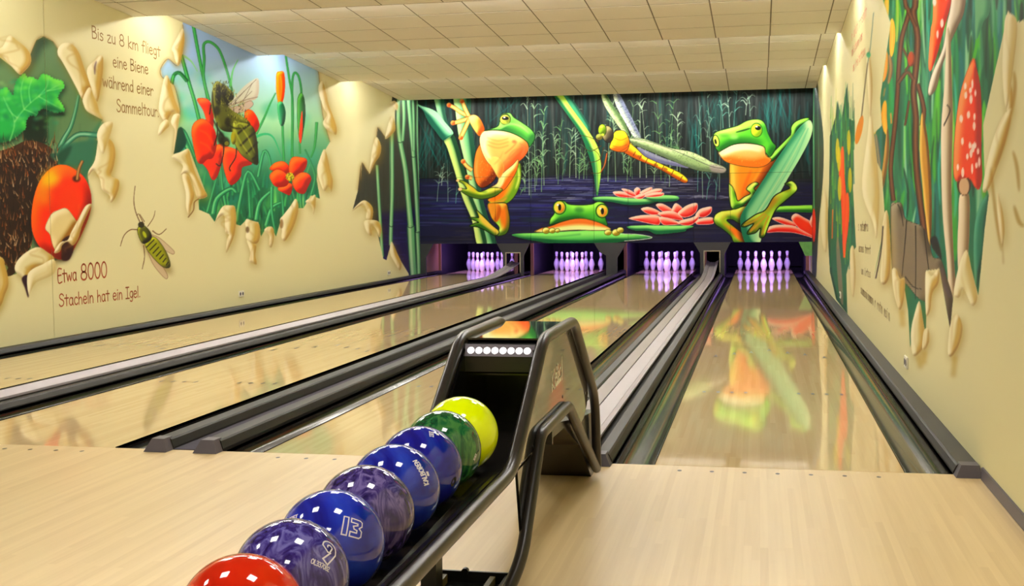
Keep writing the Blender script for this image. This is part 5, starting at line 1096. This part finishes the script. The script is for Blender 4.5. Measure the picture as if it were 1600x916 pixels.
    cv.shape([(112, 520), (128, 496), (150, 500), (178, 530), (186, 562), (165, 585), (140, 590), (122, 560)], (90, 92, 28), inner=[((24, 20, 10), -2, -2, 3, 1), ((180, 186, 60), 2, 2, 2, .7)], outline=((22, 18, 10), .7, .9)); cv.ball(133, 495, 15, 15, (50, 46, 20), outline=((16, 14, 8), .6, .9)); cv.ball(150, 545, 8, 18, (190, 196, 60), a=.8, rot=-25)
    for q, w in (([(128, 485), (105, 430), (95, 370), (102, 296)], 1.5), ([(118, 522), (80, 520), (45, 550), (26, 606)], 1.5), ([(145, 490), (120, 440), (112, 450)], 1.2), ([(165, 505), (195, 460), (204, 422)], 1.1), ([(190, 525), (225, 545), (262, 515)], 1.6), ([(145, 600), (150, 660), (138, 722)], 1.4), ([(150, 480), (125, 440)], 1.2)): cv.line(q, w, (92, 58, 34), .95, w2=w * .6)
    cv.crop(0, 0, 1); return cv
def paint_right():
    cv = Canvas(1255, -820, 1700, 900, 1.5, CREAM); R_ = np.random.default_rng(21)
    rnd = lambda a, b_: a + (b_ - a) * R_.random()
    K = 3.0545
    # strip of reeds in the corner
    cv.crop(1270, 0, K)
    cv.shape([(-30, 300), (18, 380), (30, 480), (48, 620), (52, 760), (45, 900), (30, 1060), (20, 1240), (12, 1330), (-30, 1330)], (44, 60, 54), soft=.3)
    cv.line([(2, 380), (4, 800), (6, 1100)], 2.2, (120, 176, 130), .9); cv.line([(22, 480), (28, 720), (26, 900)], 1.0, (90, 140, 110), .9); cv.ball(5, 1075, 9, 80, (226, 70, 52), a=.9)
    # far hole with red flower spikes
    h1 = [(78, 900), (82, 650), (108, 560), (118, 480), (138, 565), (165, 395), (172, 565), (200, 580), (194, 700), (192, 900), (206, 1180), (185, 1210), (160, 1310), (165, 1500), (112, 1430), (82, 1300), (70, 1080)]
    cv.shape(h1, (44, 104, 78), smooth=False, inner=[((20, 60, 48), 1.5, 0, 2, .8)])
    for k in range(150):
        x = rnd(84, 198); y = rnd(560, 1300); cv.line([(x, y), (x + rnd(-4, 4), y - rnd(60, 180))], rnd(.8, 2.2), [(60, 150, 90), (22, 70, 56), (110, 176, 60), (30, 110, 110), (176, 190, 60)][int(rnd(0, 5))], .6, w2=.5)
    for q, w in (([(142, 700), (138, 830), (150, 1000), (150, 1230)], 9), ([(165, 920), (160, 1050), (150, 1180)], 8), ([(95, 1000), (92, 1140)], 4)): cv.line(q, w, (222, 74, 18), .95, taper=True); cv.line(q, w * .4, (246, 130, 60), .7, soft=.4)
    for x, y in ((118, 720), (172, 680), (125, 760), (178, 860), (128, 900)): cv.ball(x, y, 9, 60, (206, 190, 40), a=.85)
    cv.shape([(112, 1200), (120, 1130), (135, 1260), (145, 1450), (125, 1400)], (150, 130, 110), a=.8)
    # big hole: grass, roots, mushrooms, stump
    h2 = [(330, -2700), (325, -300), (335, 0), (372, 110), (345, 300), (322, 470), (330, 600), (288, 640), (300, 760), (330, 820), (345, 1040), (330, 1140), (290, 1330), (340, 1110), (360, 1020), (378, 1280), (400, 1400), (430, 1330), (455, 1480), (465, 1660), (505, 1440), (540, 1600), (545, 1290), (605, 1285), (655, 1570), (672, 1400), (735, 1200), (790, 1410), (820, 1090), (840, 930), (820, 870), (812, 600), (860, 380), (905, 180), (930, 50), (975, 105), (1010, 95), (1320, 60), (1320, -2700)]
    cv.shape(h2, (40, 112, 84), smooth=False)
    keep = cv.img.copy(); mB, slB = cv.raster(cv.px(np.array(h2, float)), 4)
    for k in range(620):
        x = rnd(330, 1300); y = rnd(-2500, 1250); w = rnd(2, 7) * (1 + (x - 330) / 700); L_ = rnd(200, 600)
        cv.line([(x, y + L_ * .5), (x + rnd(-14, 14), y), (x + rnd(-26, 26), y - L_ * .5)], w, [(54, 150, 96), (20, 78, 62), (110, 184, 60), (34, 120, 128), (70, 160, 70), (30, 96, 70), (140, 190, 150)][int(rnd(0, 7))], rnd(.35, .8), soft=.6, taper=True)
    for k in range(160):
        x = rnd(420, 1000); y = rnd(-700, 1150); L_ = rnd(150, 420); w = rnd(1.5, 3.5) * (1 + (x - 330) / 500)
        cv.line([(x, y + L_ * .5), (x + rnd(-10, 10), y), (x + rnd(-18, 18), y - L_ * .5)], w, [(150, 206, 90), (176, 214, 170), (14, 56, 46), (96, 190, 170), (12, 40, 34), (120, 200, 70)][int(rnd(0, 6))], rnd(.5, .9), soft=.35, taper=True)
    # left fringe of petals
    for q, c, w in (([(378, 90), (380, 170), (375, 270)], (240, 176, 30), 9), ([(355, -40), (350, 60), (340, 190)], (214, 180, 40), 8), ([(350, 240), (345, 330), (335, 390)], (226, 150, 60), 8), ([(365, 260), (372, 330), (360, 400)], (120, 90, 70), 7), ([(345, 480), (340, 560), (350, 640)], (236, 170, 40), 9), ([(372, 540), (375, 590)], (206, 110, 40), 8), ([(305, 500), (300, 580), (295, 640)], (230, 190, 60), 6), ([(300, 640), (310, 720), (320, 800)], (90, 96, 110), 7), ([(400, -60), (405, 60), (400, 200)], (110, 170, 60), 6), ([(345, 420), (338, 460)], (70, 50, 40), 8)):
        cv.line(q, w, c, .95, taper=True); cv.line(q, w * .35, (250, 220, 130), .5, soft=.4)
    BR = (84, 52, 32)
    for q, w in (([(440, -300), (440, 0), (458, 60), (425, 180), (410, 330), (405, 440), (392, 600), (372, 800), (385, 960)], 6), ([(480, -300), (490, 0), (480, 60), (500, 180), (492, 330), (480, 440), (492, 560), (490, 680), (500, 860), (540, 1160), (560, 1250)], 8), ([(405, 400), (450, 345), (480, 380)], 5), ([(460, 60), (490, 130)], 5), ([(430, 230), (460, 300), (440, 340)], 3), ([(500, 400), (530, 520), (520, 600)], 6), ([(440, 600), (460, 480)], 3)):
        cv.line(q, w * 1.25, (34, 20, 14), .9); cv.line(q, w, BR, .95); cv.line(q, w * .35, (160, 110, 76), .7, soft=.4)
    cv.ball(470, 282, 17, 36, (170, 80, 40), inner=[((100, 40, 20), -1, -1, 2, .9)])
    cv.shape([(520, 540), (545, 640), (560, 800), (568, 1000), (560, 1180), (545, 1100), (525, 900), (510, 720)], (184, 140, 60), inner=[((110, 76, 30), -2, 0, 2, .9), ((226, 190, 100), 2, 0, 2, .7)])
    cv.shape([(355, 610), (365, 700), (350, 830), (330, 920), (318, 900), (335, 780)], (196, 156, 84), inner=[((120, 86, 40), -2, 0, 2, .9)])
    # mushrooms
    def spots(n, x0, x1, y0, y1):
        for k in range(n): cv.ball(rnd(x0, x1), rnd(y0, y1), rnd(5, 9), rnd(14, 24), (252, 222, 206), a=.9)
    cv.shape([(560, -700), (720, -700), (690, -100), (662, 10), (620, 160), (590, 270), (562, 340), (552, 300), (562, 150), (575, 0)], (228, 82, 34), inner=[((160, 36, 16), -3, 0, 4, .9), ((252, 150, 90), 4, 0, 4, .8)]); spots(16, 580, 640, -300, 210)
    cv.shape([(690, -300), (740, -300), (728, 20), (690, 130), (650, 220), (612, 330), (590, 420), (560, 455), (550, 430), (570, 350), (620, 230), (640, 110), (660, 10)], (206, 190, 160), inner=[((120, 100, 80), -3, -2, 4, .9), ((240, 230, 206), 3, 2, 3, .7)], outline=((70, 56, 44), .6, .7))
    cv.shape([(640, 145), (656, 180), (664, 400), (668, 560), (662, 900), (672, 1200), (690, 1500), (655, 1500), (640, 1250), (618, 1000), (612, 640), (628, 400)], (208, 188, 150), inner=[((126, 104, 78), -3, 0, 4, .9), ((240, 226, 196), 3, 0, 4, .7)]); cv.line([(640, 500), (655, 530), (625, 600)], 2, (40, 28, 20), .9)
    cv.shape([(768, 1250), (770, 1100), (790, 1000), (830, 930), (850, 960), (835, 1050), (825, 1200), (800, 1300), (780, 1400)], (44, 120, 96), inner=[((20, 70, 56), -3, 0, 3, .9), ((140, 190, 160), 2, 0, 3, .7)])
    cv.shape([(702, 930), (745, 930), (748, 1080), (742, 1220), (735, 1330), (700, 1330), (690, 1200), (695, 1050)], (216, 196, 156), inner=[((130, 106, 76), -3, 0, 4, .9), ((244, 230, 200), 3, 0, 4, .7)])
    cv.ball(722, 880, 34, 54, (80, 50, 36)); cv.ball(722, 890, 24, 42, (206, 170, 130))
    cv.shape([(768, 278), (785, 340), (800, 420), (806, 560), (804, 720), (808, 840), (796, 900), (775, 895), (750, 855), (715, 850), (690, 868), (672, 830), (674, 700), (686, 560), (705, 440), (738, 335)], (226, 82, 36), inner=[((160, 36, 18), -5, -3, 6, .9), ((254, 156, 96), 5, 4, 7, .8)], outline=((120, 30, 14), .6, .7)); spots(22, 690, 795, 340, 830)
    cv.line([(768, -300), (790, 100), (770, 280)], 5, (96, 176, 60), .9); cv.shape([(770, -600), (850, -600), (848, 0), (815, 100), (780, 190), (775, 60)], (120, 176, 130), inner=[((50, 120, 90), -3, 0, 4, .8)])
    # stump
    cv.shape([(372, 985), (400, 968), (425, 975), (440, 1040), (470, 1060), (525, 1085), (555, 1160), (575, 1230), (612, 1240), (640, 1330), (668, 1430), (660, 1560), (640, 1560), (600, 1460), (540, 1440), (500, 1420), (450, 1360), (400, 1320), (380, 1300), (374, 1150)], (134, 122, 100), inner=[((70, 60, 50), -4, -3, 6, .9), ((176, 164, 136), 4, 3, 6, .7)], outline=((40, 32, 26), .6, .8))
    for q in ([(405, 975), (420, 1010), (432, 1080)], [(448, 1050), (440, 1160), (425, 1320)], [(490, 1075), (492, 1200), (490, 1430)], [(530, 1090), (545, 1220), (555, 1300)], [(570, 1180), (600, 1220), (615, 1240)], [(440, 1320), (480, 1370), (520, 1380)]): cv.line(q, 1.8, (38, 30, 26), .9, w2=1)
    cv.shape([(560, 1150), (590, 1130), (615, 1230), (590, 1210)], (28, 30, 30), soft=.4); cv.line([(655, 1420), (625, 1350), (615, 1280)], 5, (96, 84, 90), .8, soft=1)
    full = np.zeros(cv.img.shape[:2], np.float32); full[slB] = mB; cv.img = keep * (1 - full[..., None]) + cv.img * full[..., None]
    # paper flaps
    for p, d in (([(330, 1100), (345, 1010), (360, 1030), (372, 1200), (365, 1320), (340, 1360), (322, 1330), (330, 1210)], 1), ([(378, 1290), (398, 1285), (415, 1330), (438, 1330), (436, 1420), (418, 1480), (400, 1450), (384, 1380)], 1), ([(468, 1590), (485, 1500), (508, 1438), (525, 1520), (535, 1610), (528, 1660), (480, 1700)], .8), ([(538, 1300), (565, 1320), (602, 1280), (600, 1350), (570, 1400), (560, 1480), (540, 1500)], 1), ([(530, 1580), (552, 1570), (555, 1630), (535, 1670), (522, 1660)], .8), ([(648, 1610), (660, 1540), (690, 1500), (714, 1560), (700, 1640), (665, 1700), (645, 1690)], 1),
                 ([(672, 1400), (700, 1260), (735, 1195), (760, 1300), (785, 1420), (760, 1460), (720, 1380), (700, 1420)], .6), ([(880, 920), (905, 1000), (915, 1100), (905, 1180), (890, 1120), (880, 1020)], .8), ([(920, 420), (945, 400), (955, 480), (945, 540), (925, 520), (918, 460)], .8), ([(810, 900), (850, 700), (905, 560), (950, 520), (930, 640), (880, 800), (840, 900)], .7), ([(910, 180), (925, 70), (975, 105), (960, 300), (925, 520), (905, 360)], .5), ([(235, 900), (262, 640), (275, 520), (292, 640), (312, 820), (318, 960), (305, 1140), (286, 1060)], .5), ([(178, 1200), (195, 1180), (205, 1300), (195, 1420), (182, 1360)], .6), ([(255, 250), (268, 240), (285, 400), (275, 560), (262, 420)], .7), ([(40, 1020), (55, 900), (72, 1000), (66, 1200), (45, 1150)], .5)):
        curl(cv, p, dark=d)
    for q, w in (([(960, 340), (965, 420), (945, 560)], 5), ([(955, 720), (975, 800), (985, 916)], 5), ([(1050, 300), (1100, 560), (1060, 900)], 8), ([(905, 1160), (910, 1260)], 6), ([(850, 800), (870, 1000), (900, 1200)], 4), ([(945, 560), (905, 700), (870, 800)], 6), ([(960, 980), (985, 1060), (1010, 1080)], 6)): cv.line(q, w, (150, 112, 40), .6, soft=1.6, taper=True)
    for q in ([(505, 1700), (515, 1760)], [(680, 1700), (670, 1800)], [(425, 1480), (430, 1560)], [(535, 1680), (530, 1740)]): cv.line(q, 8, (176, 140, 50), .45, soft=3)
    cv.line([(290, 60), (275, 220), (262, 300)], 1.3, (86, 120, 110), .7); cv.ball(266, 262, 10, 14, (70, 160, 120), a=.9); cv.line([(300, 1330), (325, 1200), (335, 1080)], 2.2, (60, 50, 50), .8)
    cv.line([(232, 560), (250, 400), (262, 300)], 2, (90, 80, 60), .7)
    cv.ball(222, 620, 14, 70, (200, 130, 30), a=.9, rot=12)
    cv.crop(0, 0, 1); return cv
# --- left wall panels
cvl = paint_left(); finish(cvl, 1.2, 1.32)
def place_left(u, v): return np.stack([np.full_like(u, XL + .003), u, v], -1)
def ycols(x, ya, yb, stepx):
    """columns evenly spread in traced units, so the print keeps its detail near the viewer"""
    ys = np.linspace(ya, yb, 4000); pts = np.stack([np.full_like(ys, x), ys, np.full_like(ys, 1.5)], -1); cx, _ = to_chart(pts); o = np.argsort(cx)
    n = max(3, int(abs(cx[-1] - cx[0]) / stepx)); t = np.linspace(cx.min(), cx.max(), n)
    r = np.interp(t, cx[o], ys[o]); return np.sort(r)
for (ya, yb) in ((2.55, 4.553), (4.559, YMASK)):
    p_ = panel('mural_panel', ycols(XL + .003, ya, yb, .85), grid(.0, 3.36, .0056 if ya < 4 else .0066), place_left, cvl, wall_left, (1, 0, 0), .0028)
cvr = paint_right(); finish(cvr, 1.15, 1.3)
def place_right(u, v): return np.stack([np.full_like(u, XR - .003), u, v], -1)
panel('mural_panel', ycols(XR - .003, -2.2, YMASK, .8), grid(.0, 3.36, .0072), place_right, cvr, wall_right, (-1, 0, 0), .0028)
# --- lettering on the walls
M['letter_brown'] = plain('lettering_brown', rgb(150, 112, 50), .6); M['letter_red'] = plain('lettering_red', rgb(168, 74, 30), .6); M['letter_grey'] = plain('lettering_grey', rgb(150, 128, 92), .6); M['letter_pink'] = plain('lettering_pink', rgb(226, 150, 120), .6)
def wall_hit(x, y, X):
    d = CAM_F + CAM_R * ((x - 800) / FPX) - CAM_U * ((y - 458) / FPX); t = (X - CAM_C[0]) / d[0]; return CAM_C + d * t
def wall_line(s, a, b_, cap, mat, parent, X, sgn, w=.115):
    """letters set along the wall from survey mark a to b_; cap = survey mark of the top of the first letter"""
    A = Vector(wall_hit(*a, X)); B = Vector(wall_hit(*b_, X)); T_ = Vector(wall_hit(*cap, X)); tw = text_width(s)
    h = (T_ - A).z; d = (B - A) / tw
    def pl(x, y): return (X + sgn * .0012, A.y + d.y * x, A.z + d.z * x + h * y)
    # pen width in letter units differs along and across; keep it even on the wall
    mb = MB(); x = 0; ky = abs(d.y) / h
    for ch in s:
        wd, st = GL[ch]
        for q in st:
            ribbon(mb, [((p[0] + x) * ky, p[1]) for p in q], w, lambda a_, c_: pl(a_ / ky, c_))
        x += wd
    o = mb.build('lettering', M[mat], parent); return tag(o, 'painted words %s' % s.strip())
XT = XL + .003
for s, a, b_, cap, mt in (('Bis zu 8 km fliegt', (143, 59), (251, 89), (142, 40), 'letter_brown'), ('eine Biene', (176, 104), (232, 116), (176, 86), 'letter_brown'), ('während einer', (160, 135), (240, 150), (160, 116), 'letter_brown'), ('Sammeltour.', (182, 174), (249, 183), (182, 155), 'letter_brown'),
                          ('Etwa ', (90, 442), (125, 437), (90, 421), 'letter_red'), ('8000', (126, 438), (168, 433), (126, 413), 'letter_red'), ('Stacheln hat ein Igel.', (92, 479), (220, 464), (91, 460), 'letter_red')):
    wall_line(s, a, b_, cap, mt, wall_left, XT, 1)
XTR = XR - .003
# worn lines on the right wall, too oblique to read: rows of small pen marks
RNT = random.Random(3)
def scrawl(a, b_, cap, n, mat):
    A = Vector(wall_hit(*a, XTR)); B = Vector(wall_hit(*b_, XTR)); h = (Vector(wall_hit(*cap, XTR)) - A).z; mb = MB()
    for k in range(n):
        if RNT.random() < .14: continue
        for ch in [RNT.choice('nuirsmt')]:
            wd, st = GL[ch]
            for q in st: ribbon(mb, q, .14, lambda x, y, k=k: (XTR - .0012, A.y + (B.y - A.y) * (k + x * 1.5) / n, A.z + (B.z - A.z) * (k + x) / n + h * y))
    mb.build('lettering', M[mat], wall_right)
scrawl((1341, 360), (1357, 361), (1341, 345), 10, 'letter_grey'); scrawl((1342, 393), (1361, 397), (1342, 380), 11, 'letter_grey'); scrawl((1346, 428), (1361, 434), (1346, 416), 8, 'letter_grey'); scrawl((1345, 458), (1391, 502), (1345, 444), 24, 'letter_grey')
scrawl((1331, 64), (1355, 22), (1331, 48), 14, 'letter_pink'); scrawl((1331, 88), (1348, 60), (1331, 74), 12, 'letter_pink'); scrawl((1333, 112), (1352, 84), (1333, 98), 14, 'letter_pink')
